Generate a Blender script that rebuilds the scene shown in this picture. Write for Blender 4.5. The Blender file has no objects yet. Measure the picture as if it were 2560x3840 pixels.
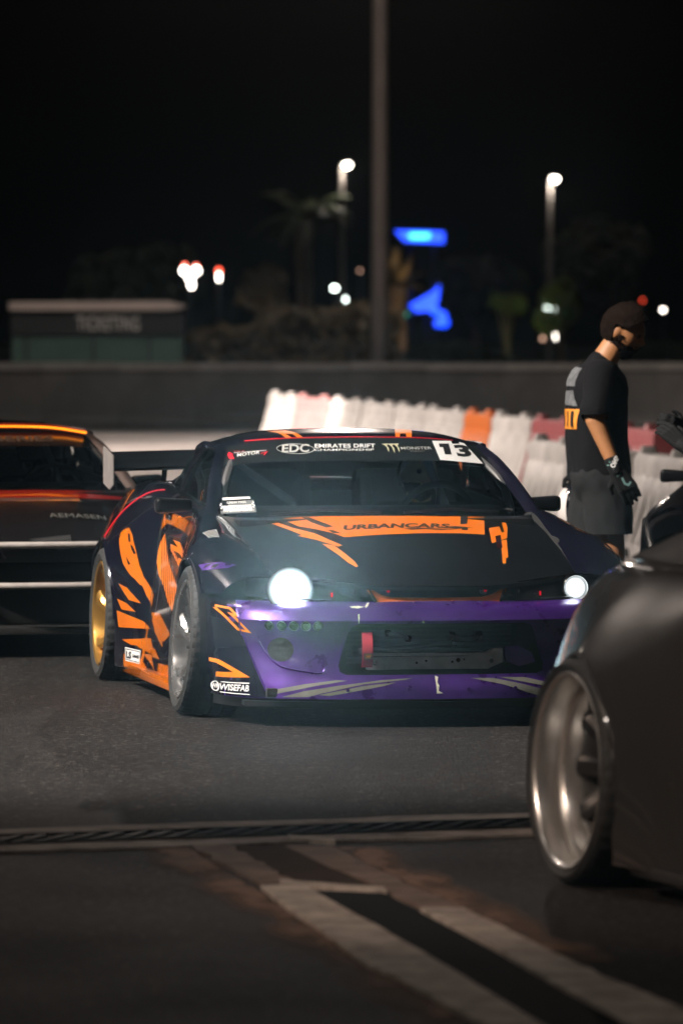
import bpy, bmesh, math, random
from mathutils import Vector, Matrix, noise
from mathutils.bvhtree import BVHTree
R = math.radians
random.seed(7)
scene = bpy.context.scene
col = scene.collection

# ------------------------------------------------------------------ camera
CAM_H = 1.62
cam_d = bpy.data.cameras.new('camera')
cam = bpy.data.objects.new('camera', cam_d)
col.objects.link(cam)
cam.location = (0, 0, CAM_H)
cam.rotation_euler = (R(90) - math.atan(408 / 13067), 0, 0)
cam_d.sensor_fit = 'VERTICAL'
cam_d.sensor_height = 36
cam_d.lens = 200
cam_d.clip_start = 0.5
cam_d.clip_end = 3000
cam_d.dof.use_dof = True
cam_d.dof.focus_distance = 23.9
cam_d.dof.aperture_fstop = 4.0
scene.camera = cam

# ------------------------------------------------------------------ sky, night
world = bpy.data.worlds.new('World')
scene.world = world
world.use_nodes = True
wn = world.node_tree
bg = wn.nodes['Background']
sky = wn.nodes.new('ShaderNodeTexSky')
sky.sky_type = 'NISHITA'
sky.sun_disc = False
sky.sun_elevation = R(-4.0)
sky.sun_rotation = R(215)
wn.links.new(sky.outputs[0], bg.inputs[0])
bg.inputs[1].default_value = 0.10

# the one sun lamp: very weak, the glow of the lit circuit high up on the left
sun_d = bpy.data.lights.new('sun', 'SUN')
sun_d.energy = 0.28
sun_d.angle = R(4)
sun_d.color = (1.0, 0.86, 0.74)
sun = bpy.data.objects.new('sun', sun_d)
col.objects.link(sun)
sun.rotation_euler = (R(38), R(-22), 0)

scene.view_settings.view_transform = 'Standard'
scene.view_settings.look = 'None'
scene.view_settings.exposure = 0.0
scene.view_settings.gamma = 1.0
try:
    scene.cycles.use_denoising = True
    scene.cycles.max_bounces = 5
    scene.cycles.transparent_max_bounces = 10
    scene.cycles.sample_clamp_indirect = 4.0
    scene.cycles.caustics_reflective = False
    scene.cycles.caustics_refractive = False
except Exception:
    pass

# ------------------------------------------------------------------ materials
MATS = {}
def mat(name, c, rough=0.5, metal=0.0, coat=0.0, var=0.0, scale=8.0, bump=0.0, bscale=200.0,
        emit=None, estr=0.0, spec=0.5, rvar=0.0, coord='Object', coatr=0.03):
    if name in MATS:
        return MATS[name]
    m = bpy.data.materials.new(name)
    m.use_nodes = True
    n, l = m.node_tree.nodes, m.node_tree.links
    b = n['Principled BSDF']
    b.inputs['Base Color'].default_value = (*c, 1)
    b.inputs['Roughness'].default_value = rough
    b.inputs['Metallic'].default_value = metal
    b.inputs['Coat Weight'].default_value = coat
    b.inputs['Coat Roughness'].default_value = coatr
    b.inputs['Specular IOR Level'].default_value = spec
    tc = n.new('ShaderNodeTexCoord')
    if var or rvar:
        t = n.new('ShaderNodeTexNoise')
        t.inputs['Scale'].default_value = scale
        t.inputs['Detail'].default_value = 6
        t.inputs['Roughness'].default_value = 0.65
        l.new(tc.outputs[coord], t.inputs['Vector'])
        if var:
            r = n.new('ShaderNodeValToRGB')
            r.color_ramp.elements[0].position = 0.3
            r.color_ramp.elements[1].position = 0.72
            r.color_ramp.elements[0].color = (*[x * (1 - var) for x in c], 1)
            r.color_ramp.elements[1].color = (*[min(1, x * (1 + var)) for x in c], 1)
            l.new(t.outputs['Fac'], r.inputs['Fac'])
            l.new(r.outputs['Color'], b.inputs['Base Color'])
        if rvar:
            mr = n.new('ShaderNodeMapRange')
            mr.inputs['From Min'].default_value = 0.3
            mr.inputs['From Max'].default_value = 0.7
            mr.inputs['To Min'].default_value = max(0.02, rough - rvar)
            mr.inputs['To Max'].default_value = min(1, rough + rvar)
            l.new(t.outputs['Fac'], mr.inputs['Value'])
            l.new(mr.outputs['Result'], b.inputs['Roughness'])
    if bump:
        t2 = n.new('ShaderNodeTexNoise')
        t2.inputs['Scale'].default_value = bscale
        t2.inputs['Detail'].default_value = 4
        l.new(tc.outputs[coord], t2.inputs['Vector'])
        bp = n.new('ShaderNodeBump')
        bp.inputs['Strength'].default_value = bump
        bp.inputs['Distance'].default_value = 0.01
        l.new(t2.outputs['Fac'], bp.inputs['Height'])
        l.new(bp.outputs['Normal'], b.inputs['Normal'])
    if emit:
        b.inputs['Emission Color'].default_value = (*emit, 1)
        b.inputs['Emission Strength'].default_value = estr
    MATS[name] = m
    return m

def glass_mat(name, tint, gloss_rough=0.02, cloudy=0.0):
    """thin tinted pane: mostly see-through, with a fresnel reflection"""
    m = bpy.data.materials.new(name)
    m.use_nodes = True
    n, l = m.node_tree.nodes, m.node_tree.links
    n.remove(n['Principled BSDF'])
    out = n['Material Output']
    tr = n.new('ShaderNodeBsdfTransparent')
    tr.inputs[0].default_value = (*tint, 1)
    gl = n.new('ShaderNodeBsdfGlossy')
    gl.inputs['Roughness'].default_value = gloss_rough
    fr = n.new('ShaderNodeFresnel')
    fr.inputs[0].default_value = 1.5
    mx = n.new('ShaderNodeMixShader')
    l.new(fr.outputs[0], mx.inputs[0])
    l.new(tr.outputs[0], mx.inputs[1])
    l.new(gl.outputs[0], mx.inputs[2])
    last = mx
    if cloudy:      # cover clouded to spread the lamp glow: some light behind it is scattered
        tl = n.new('ShaderNodeBsdfTranslucent'); tl.inputs[0].default_value = (.8, .9, 1, 1)
        m2 = n.new('ShaderNodeMixShader'); m2.inputs[0].default_value = cloudy
        l.new(mx.outputs[0], m2.inputs[1]); l.new(tl.outputs[0], m2.inputs[2]); last = m2
    l.new(last.outputs[0], out.inputs[0])
    MATS[name] = m
    return m

def carbon_mat(name):
    m = mat(name, (0.012, 0.014, 0.016), 0.34, 0.0, 0.45, coatr=0.05, spec=.2)
    n, l = m.node_tree.nodes, m.node_tree.links
    b = n['Principled BSDF']
    tc = n.new('ShaderNodeTexCoord')
    w = n.new('ShaderNodeTexChecker')
    w.inputs['Scale'].default_value = 260
    w.inputs[1].default_value = (0.0016, 0.0019, 0.0025, 1)
    w.inputs[2].default_value = (0.0062, 0.0072, 0.0085, 1)
    l.new(tc.outputs['Object'], w.inputs['Vector'])
    l.new(w.outputs['Color'], b.inputs['Base Color'])
    return m

# ------------------------------------------------------------------ object helpers
def tag(o, label=None, cat=None, group=None, kind=None):
    if label: o['label'] = label
    if cat: o['category'] = cat
    if group: o['group'] = group
    if kind: o['kind'] = kind
    return o

def empty(name, loc=(0, 0, 0), rz=0.0, scale=1.0, parent=None):
    o = bpy.data.objects.new(name, None)
    col.objects.link(o)
    o.location = loc
    o.rotation_euler = (0, 0, rz)
    o.scale = (scale,) * 3
    o.empty_display_size = 0.2
    if parent: o.parent = parent
    return o

def obj(name, bm, m, parent=None, smooth=True, angle=38):
    me = bpy.data.meshes.new(name)
    bmesh.ops.recalc_face_normals(bm, faces=bm.faces)
    for e in bm.edges:
        if len(e.link_faces) == 2:
            e.smooth = e.calc_face_angle(0) < R(angle)
    for f in bm.faces:
        f.smooth = smooth
    bm.to_mesh(me)
    bm.free()
    for mm in (m if isinstance(m, (list, tuple)) else [m]):
        me.materials.append(mm)
    o = bpy.data.objects.new(name, me)
    col.objects.link(o)
    if parent: o.parent = parent
    return o

def share(name, src, parent=None, loc=None, rot=None, scale=None):
    o = bpy.data.objects.new(name, src.data)
    col.objects.link(o)
    if parent: o.parent = parent
    if loc: o.location = loc
    if rot: o.rotation_euler = rot
    if scale: o.scale = scale
    return o

def add_box(bm, c, s, bevel=0.0, rot=None, seg=2):
    r = bmesh.ops.create_cube(bm, size=1.0)
    vs = r['verts']
    for v in vs:
        v.co = Vector((v.co.x * s[0], v.co.y * s[1], v.co.z * s[2]))
    if bevel:
        es = list({e for v in vs for e in v.link_edges})
        rb = bmesh.ops.bevel(bm, geom=es, offset=bevel, segments=seg, affect='EDGES', profile=0.6)
        vs = list({v for f in rb['faces'] for v in f.verts} | {v for v in vs if v.is_valid})
    M = (rot.to_4x4() if rot is not None else Matrix.Identity(4))
    for v in vs:
        v.co = M @ v.co + Vector(c)
    return vs

def add_tube(bm, pts, r, seg=8, caps=True, closed=False):
    """round tube along a polyline; r is a number or a list"""
    pts = [Vector(p) for p in pts]
    n = len(pts)
    rings = []
    up = Vector((0.13, 0.21, 0.97)).normalized()
    for i, p in enumerate(pts):
        if closed:
            d = pts[(i + 1) % n] - pts[i - 1]
        else:
            d = pts[min(i + 1, n - 1)] - pts[max(i - 1, 0)]
        d.normalize()
        a = d.cross(up)
        if a.length < 1e-3:
            a = d.cross(Vector((1, 0, 0)))
        a.normalize()
        b = d.cross(a)
        rr = r[i] if isinstance(r, (list, tuple)) else r
        rings.append([bm.verts.new(p + (a * math.cos(2 * math.pi * k / seg) + b * math.sin(2 * math.pi * k / seg)) * rr) for k in range(seg)])
    m = n if closed else n - 1
    for i in range(m):
        A, B = rings[i], rings[(i + 1) % n]
        for k in range(seg):
            bm.faces.new((A[k], A[(k + 1) % seg], B[(k + 1) % seg], B[k]))
    if caps and not closed:
        bm.faces.new(rings[0][::-1])
        bm.faces.new(rings[-1])
    return rings

def add_lathe(bm, prof, seg=32, axis='x', centre=(0, 0, 0), close=False, fn=None):
    """prof: (axial, radius) pairs"""
    c = Vector(centre)
    rings = []
    for j, (a, r) in enumerate(prof):
        ring = []
        for k in range(seg):
            t = 2 * math.pi * k / seg
            rr = fn(j, k, r) if fn else r
            u, w = rr * math.cos(t), rr * math.sin(t)
            p = {'x': (a, u, w), 'y': (u, a, w), 'z': (u, w, a)}[axis]
            ring.append(bm.verts.new(c + Vector(p)))
        rings.append(ring)
    nj = len(rings)
    for j in range(nj if close else nj - 1):
        A, B = rings[j], rings[(j + 1) % nj]
        for k in range(seg):
            bm.faces.new((A[k], A[(k + 1) % seg], B[(k + 1) % seg], B[k]))
    return rings

def cap(bm, ring):
    try:
        return bm.faces.new(ring)
    except ValueError:
        return None

def catmull(P, n):
    out = []
    N = len(P)
    for i in range(N - 1):
        p1, p2 = P[i], P[i + 1]
        p0 = P[i - 1] if i > 0 else p1 * 2 - p2
        p3 = P[i + 2] if i + 2 < N else p2 * 2 - p1
        for k in range(n):
            t = k / n
            out.append(0.5 * ((2 * p1) + (p2 - p0) * t + (2 * p0 - 5 * p1 + 4 * p2 - p3) * t * t + (3 * p1 - p0 - 3 * p2 + p3) * t ** 3))
    out.append(P[-1].copy())
    return out

def dense(ctrl, nu, nv):
    rows = [catmull([Vector(p) for p in r], nv) for r in ctrl]
    cols = [catmull([rows[i][j] for i in range(len(rows))], nu) for j in range(len(rows[0]))]
    return [[cols[j][i] for j in range(len(cols))] for i in range(len(cols[0]))]

def add_grid(bm, g, flip=False):
    vs = [[bm.verts.new((-p.x if flip else p.x, p.y, p.z)) for p in r] for r in g]
    for i in range(len(g) - 1):
        for j in range(len(g[0]) - 1):
            q = (vs[i][j], vs[i][j + 1], vs[i + 1][j + 1], vs[i + 1][j])
            try:
                bm.faces.new(q if not flip else q[::-1])
            except ValueError:
                pass
    return vs

def mirror_ctrl(ctrl):
    """control rows from the centre line outwards -> rows across the full width"""
    return [[(-p[0], p[1], p[2]) for p in r[:0:-1]] + list(r) for r in ctrl]

def cut_poly(bm, poly, axes):
    """cut a convex outline (2-D, on the two given axes) out of a surface"""
    a, b = axes
    n = len(poly)
    cx = sum(p[0] for p in poly) / n
    cy = sum(p[1] for p in poly) / n
    planes = []
    for i in range(n):
        p, q = poly[i], poly[(i + 1) % n]
        nx, ny = q[1] - p[1], -(q[0] - p[0])
        if nx * (cx - p[0]) + ny * (cy - p[1]) > 0:
            nx, ny = -nx, -ny
        planes.append((p, nx, ny))
    xs = [p[0] for p in poly]; ys = [p[1] for p in poly]
    for p, nx, ny in planes:
        co = [0, 0, 0]; no = [0, 0, 0]
        co[a], co[b] = p; no[a], no[b] = nx, ny
        fs = [f for f in bm.faces
              if min(v.co[a] for v in f.verts) < max(xs) + .02 and max(v.co[a] for v in f.verts) > min(xs) - .02
              and min(v.co[b] for v in f.verts) < max(ys) + .02 and max(v.co[b] for v in f.verts) > min(ys) - .02]
        geom = fs + list({e for f in fs for e in f.edges}) + list({v for f in fs for v in f.verts})
        bmesh.ops.bisect_plane(bm, geom=geom, plane_co=co, plane_no=no, dist=1e-5)
    kill = []
    for f in bm.faces:
        c = f.calc_center_median()
        if all(nx * (c[a] - p[0]) + ny * (c[b] - p[1]) < 0 for p, nx, ny in planes):
            kill.append(f)
    bmesh.ops.delete(bm, geom=kill, context='FACES')

def circle2(cx, cy, r, n=28, t0=0.0, t1=2 * math.pi):
    return [(cx + r * math.cos(t0 + (t1 - t0) * k / n), cy + r * math.sin(t0 + (t1 - t0) * k / n)) for k in range(n)]

def thicken(bm, t):
    bmesh.ops.recalc_face_normals(bm, faces=bm.faces)
    bmesh.ops.solidify(bm, geom=list(bm.faces), thickness=t)

def poly_prism(bm, pts, vec):
    """closed prism from a flat outline (3-D points) pushed along vec"""
    vec = Vector(vec)
    A = [bm.verts.new(Vector(p)) for p in pts]
    B = [bm.verts.new(Vector(p) + vec) for p in pts]
    n = len(A)
    bm.faces.new(A); bm.faces.new(B[::-1])
    for i in range(n):
        bm.faces.new((A[i], B[i], B[(i + 1) % n], A[(i + 1) % n]))

# ------------------------------------------------------------------ decals: flat print laid on a surface
def bvh_of(objs):
    V, F = [], []
    for o in objs:
        k = len(V)
        V += [v.co.copy() for v in o.data.vertices]
        F += [[k + i for i in p.vertices] for p in o.data.polygons]
    return BVHTree.FromPolygons(V, F)

def lay(bm2, mode, bvh, off, name, m, parent, step=0.03):
    """bm2: flat mesh with (a, b) in x, y; mode: front (x,z) / side (y,z) / top (x,y)"""
    bmesh.ops.triangulate(bm2, faces=list(bm2.faces))
    for ax in (0, 1):
        lo = min(v.co[ax] for v in bm2.verts); hi = max(v.co[ax] for v in bm2.verts)
        k = math.floor(lo / step) + 1
        while k * step < hi:
            co = [0, 0, 0]; no = [0, 0, 0]
            co[ax] = k * step; no[ax] = 1
            bmesh.ops.bisect_plane(bm2, geom=list(bm2.faces) + list(bm2.edges) + list(bm2.verts), plane_co=co, plane_no=no, dist=1e-6)
            k += 1
    dead = []
    for v in bm2.verts:
        a, b = v.co.x, v.co.y
        if mode == 'front': o, d = Vector((a, -6, b)), Vector((0, 1, 0))
        elif mode == 'side': o, d = Vector((-6, a, b)), Vector((1, 0, 0))
        elif mode == 'top': o, d = Vector((a, b, 6)), Vector((0, 0, -1))
        hit, nor, idx, dist = bvh.ray_cast(o, d)
        if hit is None:
            dead.append(v)
            continue
        if nor.dot(d) > 0: nor = -nor
        v.co = hit + nor * off
    if dead:
        bmesh.ops.delete(bm2, geom=dead, context='VERTS')
    # drop faces that jumped over an edge
    bad = [f for f in bm2.faces if max(e.calc_length() for e in f.edges) > step * 5]
    if bad:
        bmesh.ops.delete(bm2, geom=bad, context='FACES')
    return obj(name, bm2, m, parent)

def poly2(pts):
    bm = bmesh.new()
    bm.faces.new([bm.verts.new((p[0], p[1], 0)) for p in pts])
    return bm

def text2(s, size, shear=0.0, bold=0.0, width=None, height=None, space=1.0, flip=False):
    """lettering as a flat bmesh, lower-left corner at 0,0"""
    cu = bpy.data.curves.new('lettering', 'FONT')
    cu.body = s
    cu.size = size
    cu.shear = shear
    cu.offset = bold
    cu.space_character = space
    cu.resolution_u = 3
    ob = bpy.data.objects.new('lettering', cu)
    col.objects.link(ob)
    dg = bpy.context.evaluated_depsgraph_get()
    me = bpy.data.meshes.new_from_object(ob.evaluated_get(dg))
    bm = bmesh.new()
    bm.from_mesh(me)
    bpy.data.objects.remove(ob)
    bpy.data.curves.remove(cu)
    bpy.data.meshes.remove(me)
    bmesh.ops.remove_doubles(bm, verts=list(bm.verts), dist=1e-6)
    x0 = min(v.co.x for v in bm.verts); x1 = max(v.co.x for v in bm.verts)
    y0 = min(v.co.y for v in bm.verts); y1 = max(v.co.y for v in bm.verts)
    sx = width / (x1 - x0) if width else 1
    sy = height / (y1 - y0) if height else 1
    for v in bm.verts:
        v.co = Vector(((v.co.x - x0) * sx, (v.co.y - y0) * sy, 0))
        if flip: v.co.x = -v.co.x
    return bm

def xf2(bm, ox, oy, ang=0.0):
    c, s = math.cos(ang), math.sin(ang)
    for v in bm.verts:
        v.co = Vector((ox + v.co.x * c - v.co.y * s, oy + v.co.x * s + v.co.y * c, 0))
    return bm

# picture-plane notes were taken in units of 1/1568 of the width; ground point for such a note
def gnd(px, py):
    return ((px - 784) * CAM_H / (py - 768), 13067 * CAM_H / (py - 768))

# =================================================================== SETTING
def sheet(name, pts, z, m, parent=None, kind='structure', t=None):
    bm = bmesh.new()
    if t is None:
        bm.faces.new([bm.verts.new((p[0], p[1], z)) for p in pts])
    else:
        poly_prism(bm, [(p[0], p[1], z - t) for p in pts], (0, 0, t))
    o = obj(name, bm, m, parent, smooth=False)
    if kind and not parent: o['kind'] = kind
    return o

def asphalt_mat(name, base, spot):
    m = mat(name, base, 0.62, spec=.28)
    n, l = m.node_tree.nodes, m.node_tree.links
    b = n['Principled BSDF']
    tc = n.new('ShaderNodeTexCoord')
    big = n.new('ShaderNodeTexNoise'); big.inputs['Scale'].default_value = 0.9; big.inputs['Detail'].default_value = 5
    med = n.new('ShaderNodeTexNoise'); med.inputs['Scale'].default_value = 14; med.inputs['Detail'].default_value = 5
    fine = n.new('ShaderNodeTexVoronoi'); fine.inputs['Scale'].default_value = 64
    for t in (big, med, fine): l.new(tc.outputs['Object'], t.inputs['Vector'])
    r1 = n.new('ShaderNodeValToRGB')
    r1.color_ramp.elements[0].position = .35; r1.color_ramp.elements[1].position = .68
    r1.color_ramp.elements[0].color = (*[x * .62 for x in base], 1)
    r1.color_ramp.elements[1].color = (*[x * 1.35 for x in base], 1)
    l.new(big.outputs['Fac'], r1.inputs['Fac'])
    sep = n.new('ShaderNodeValToRGB')            # pale stones of the aggregate
    sep.color_ramp.elements[0].position = .70; sep.color_ramp.elements[1].position = .98
    l.new(fine.outputs['Color'], sep.inputs['Fac'])
    mx = n.new('ShaderNodeMixRGB')
    l.new(sep.outputs['Color'], mx.inputs['Fac'])
    l.new(r1.outputs['Color'], mx.inputs['Color1'])
    mx.inputs['Color2'].default_value = (*spot, 1)
    mu = n.new('ShaderNodeMixRGB'); mu.blend_type = 'MULTIPLY'; mu.inputs['Fac'].default_value = .55
    r2 = n.new('ShaderNodeValToRGB'); r2.color_ramp.elements[0].position = .3; r2.color_ramp.elements[1].position = .65
    l.new(med.outputs['Fac'], r2.inputs['Fac'])
    l.new(mx.outputs['Color'], mu.inputs['Color1']); l.new(r2.outputs['Color'], mu.inputs['Color2'])
    mp = n.new('ShaderNodeMapping'); mp.inputs['Scale'].default_value = (2.6, .10, 1); mp.inputs['Rotation'].default_value = (0, 0, .25)
    st = n.new('ShaderNodeTexNoise'); st.inputs['Scale'].default_value = 1.0; st.inputs['Detail'].default_value = 4
    l.new(tc.outputs['Object'], mp.inputs['Vector']); l.new(mp.outputs['Vector'], st.inputs['Vector'])
    r3 = n.new('ShaderNodeValToRGB'); r3.color_ramp.elements[0].position = .40; r3.color_ramp.elements[1].position = .56     # rubber streaks
    r3.color_ramp.elements[0].color = (.42, .42, .42, 1); r3.color_ramp.elements[1].color = (1, 1, 1, 1)
    l.new(st.outputs['Fac'], r3.inputs['Fac'])
    mu2 = n.new('ShaderNodeMixRGB'); mu2.blend_type = 'MULTIPLY'; mu2.inputs['Fac'].default_value = .8
    l.new(mu.outputs['Color'], mu2.inputs['Color1']); l.new(r3.outputs['Color'], mu2.inputs['Color2'])
    l.new(mu2.outputs['Color'], b.inputs['Base Color'])
    mr = n.new('ShaderNodeMapRange'); mr.inputs['To Min'].default_value = .6; mr.inputs['To Max'].default_value = .95
    l.new(big.outputs['Fac'], mr.inputs['Value']); l.new(mr.outputs['Result'], b.inputs['Roughness'])
    bp = n.new('ShaderNodeBump'); bp.inputs['Strength'].default_value = 1.0; bp.inputs['Distance'].default_value = .011
    gr = n.new('ShaderNodeTexNoise'); gr.inputs['Scale'].default_value = 85; gr.inputs['Detail'].default_value = 2
    l.new(tc.outputs['Object'], gr.inputs['Vector']); l.new(gr.outputs['Fac'], bp.inputs['Height'])
    l.new(bp.outputs['Normal'], b.inputs['Normal'])
    return m

M_asphalt = asphalt_mat('asphalt', (0.0050, 0.0044, 0.0041), (0.105, 0.093, 0.083))
M_apron = mat('apron_concrete', (0.46, 0.42, 0.40), .8, var=.16, scale=.35, bump=.3, bscale=30)
M_conc = mat('concrete_wall', (0.20, 0.195, 0.19), .85, var=.22, scale=1.6, bump=.35, bscale=24)
M_conc2 = mat('lit_cap_concrete', (0.42, 0.40, 0.38), .85, var=.25, scale=3.0, bump=.4, bscale=30)  # paler than the blocks: light on the wall top put into the colour
M_band = mat('drain_concrete', (0.27, 0.23, 0.205), .9, spec=.2, var=.55, scale=6, bump=.5, bscale=60)
M_bandbrown = mat('stained_concrete', (0.17, 0.125, 0.105), .92, spec=.2, var=.45, scale=6, bump=.5, bscale=60)
M_bandpale = mat('pale_concrete', (0.40, 0.35, 0.31), .9, spec=.2, var=.5, scale=7, bump=.5, bscale=60)
M_infill = mat('rubber_infill', (0.008, 0.009, 0.0095), .95, spec=.08, var=.3, scale=7, bump=.4, bscale=80)
M_infill2 = mat('rusty_infill', (0.035, 0.021, 0.013), .95, spec=.1, var=.4, scale=7, bump=.4, bscale=80)
M_iron = mat('cast_iron', (0.016, 0.015, 0.015), .7, .3, spec=.2, var=.4, scale=12, rvar=.15)
M_black = mat('black_plastic', (0.008, 0.008, 0.009), .45)
M_void = mat('dark_void', (0.004, 0.004, 0.004), .9)
M_dirt = mat('orange_dirt', (0.10, 0.058, 0.038), .9, var=.5, scale=9, bump=.5, bscale=70)

ground = sheet('ground', [(-400, -60), (400, -60), (400, 900), (-400, 900)], 0, M_asphalt)
apron = sheet('apron', [(-120, 36.5), (120, 36.5), (120, 95.2), (-120, 95.2)], .004, M_apron)

# ---- drain channel across the asphalt
drain = empty('drain_channel', (*gnd(0, 1940), 0)); drain['kind'] = 'structure'
A = Vector((*gnd(0, 1940), 0)); B = Vector((*gnd(1220, 1901), 0))
du = (B - A).normalized(); dn = Vector((-du.y, du.x, 0))
drain.rotation_euler = (0, 0, math.atan2(du.y, du.x))
def strip(name, u0, u1, v0, v1, z, m, parent, wob=0.0, n=40, t=.02):
    bm = bmesh.new()
    rows = []
    for i in range(n + 1):
        u = u0 + (u1 - u0) * i / n
        a = v0 + wob * (noise.noise((u * 2.3, v0 * 5, 1.7)) if wob else 0)
        b = v1 + wob * (noise.noise((u * 2.9, v1 * 5, 8.1)) if wob else 0)
        rows.append([bm.verts.new((u, a, z - t)), bm.verts.new((u, a, z)), bm.verts.new((u, b, z)), bm.verts.new((u, b, z - t))])
    for i in range(n):
        for k in range(3):
            bm.faces.new((rows[i][k], rows[i + 1][k], rows[i + 1][k + 1], rows[i][k + 1]))
    return obj(name, bm, m, parent, smooth=False)
strip('concrete_band', -6, 9, .15, .42, .010, M_band, drain, .05, 120)
strip('concrete_band', -6, 9, -.36, -.15, .010, M_band, drain, .04, 120)
strip('grate_bed', -6, 9, -.149, .149, .005, M_void, drain)
bm = bmesh.new(); add_box(bm, (0, 0, .0095), (.032, .30, .012), .003, Matrix.Rotation(R(-38), 3, 'Z'))
first = None
for i in range(62):
    u = -1.1 + i * .085
    if first is None:
        first = obj('grate_bar', bm, M_iron, drain); first.location = (u, 0, 0)
    else:
        share('grate_bar', first, drain, (u, 0, 0), (0, 0, R(random.uniform(-1.5, 1.5))))
for v in (-.142, .142):
    strip('grate_frame', -6, 9, v - .007, v + .007, .018, M_iron, drain)

# ---- service trench running up to the drain: two concrete bands with infill
def quad_strip(name, L, Rr, z, m, parent, wob=.0, n=26):
    """L, Rr: polylines of note points (left and right edge)"""
    def along(P, t):
        k = t * (len(P) - 1); i = min(int(k), len(P) - 2); f = k - i
        a, b = gnd(*P[i]), gnd(*P[i + 1])
        return a[0] + (b[0] - a[0]) * f, a[1] + (b[1] - a[1]) * f
    bm = bmesh.new(); rows = []
    for i in range(n + 1):
        t = i / n
        a, b = along(L, t), along(Rr, t)
        wa = wob * noise.noise((t * 9, L[0][0] * .1, 3)); wb = wob * noise.noise((t * 11, Rr[0][0] * .1, 5))
        rows.append([bm.verts.new((a[0] + wa, a[1], z - .02)), bm.verts.new((a[0] + wa, a[1], z)), bm.verts.new((b[0] + wb, b[1], z)), bm.verts.new((b[0] + wb, b[1], z - .02))])
    for i in range(n):
        for k in range(3):
            bm.faces.new((rows[i][k], rows[i + 1][k], rows[i + 1][k + 1], rows[i][k + 1]))
    return obj(name, bm, m, parent, smooth=False)
trench = empty('service_trench'); trench['kind'] = 'structure'
EXT = 2900
quad_strip('concrete_band', [(432, 1950), (600, 2040)], [(528, 1950), (689, 2040)], .011, M_bandbrown, trench, .02)
quad_strip('infill_panel', [(531, 1950), (691, 2038)], [(650, 1950), (868, 2048)], .007, M_infill2, trench)
quad_strip('concrete_band', [(654, 1950), (872, 2050), (985, 2100)], [(760, 1952), (935, 2040), (1060, 2094)], .011, M_bandbrown, trench, .02)
quad_strip('concrete_band', [(594, 2046), (820, 2211), (1080, 2352), (1500, 2600)], [(692, 2044), (935, 2178), (1212, 2350), (1640, 2590)], .014, M_bandpale, trench, .012)
quad_strip('infill_panel', [(696, 2052), (938, 2180), (1216, 2350), (1645, 2590)], [(882, 2060), (1128, 2190), (1286, 2284), (1800, 2560)], .008, M_infill, trench)
quad_strip('concrete_band', [(965, 2098), (1132, 2188), (1290, 2284), (1805, 2560)], [(1066, 2099), (1290, 2212), (1420, 2270), (1960, 2500)], .014, M_bandpale, trench, .012)
quad_strip('cross_strip', [(640, 2034), (880, 2052)], [(645, 2041), (888, 2060)], .016, M_bandpale, trench)
quad_strip('cross_strip', [(660, 1930), (765, 1936)], [(668, 1938), (770, 1944)], .016, M_bandpale, trench, 0, 6)
# dirt swept along the outer edges, thinning out towards the asphalt
def dirt_mat():
    m = mat('swept_dirt', (0.17, 0.095, 0.06), .9, var=.5, scale=9, bump=.5, bscale=70)
    n, l = m.node_tree.nodes, m.node_tree.links
    b = n['Principled BSDF']
    at = n.new('ShaderNodeAttribute'); at.attribute_name = 'cover'
    tc = n.new('ShaderNodeTexCoord'); t = n.new('ShaderNodeTexNoise'); t.inputs['Scale'].default_value = 7; t.inputs['Detail'].default_value = 7
    mp = n.new('ShaderNodeMapping'); mp.inputs['Scale'].default_value = (1, .35, 1)
    l.new(tc.outputs['Object'], mp.inputs['Vector']); l.new(mp.outputs['Vector'], t.inputs['Vector'])
    ad = n.new('ShaderNodeMath'); ad.operation = 'MULTIPLY'
    l.new(at.outputs['Fac'], ad.inputs[0]); l.new(t.outputs['Fac'], ad.inputs[1])
    r = n.new('ShaderNodeMapRange'); r.inputs['From Min'].default_value = .22; r.inputs['From Max'].default_value = .50
    l.new(ad.outputs[0], r.inputs['Value']); l.new(r.outputs['Result'], b.inputs['Alpha'])
    return m
M_dirt2 = dirt_mat()
dbm = bmesh.new(); cov = dbm.verts.layers.float.new('cover')
for P0_, P1_, sg in (((430, 1948), (1085, 2356), -1), ((765, 1950), (1300, 2214), 1)):
    rows = []
    for i in range(61):
        t_ = i / 60
        x, y = gnd(P0_[0] + (P1_[0] - P0_[0]) * t_, P0_[1] + (P1_[1] - P0_[1]) * t_)
        r_ = []
        for k in range(7):
            v = dbm.verts.new((x + sg * (-.03 + k * .05), y, .004)); v[cov] = (.2, 1, .95, .75, .5, .25, 0)[k] * (1 - .3 * t_); r_.append(v)
        rows.append(r_)
    for i in range(60):
        for k in range(6): dbm.faces.new((rows[i][k], rows[i][k + 1], rows[i + 1][k + 1], rows[i + 1][k]))
tag(obj('dirt', dbm, M_dirt2, None, smooth=False), 'orange brown dirt swept along the edges of the concrete trench', 'dirt', kind='stuff')

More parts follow.
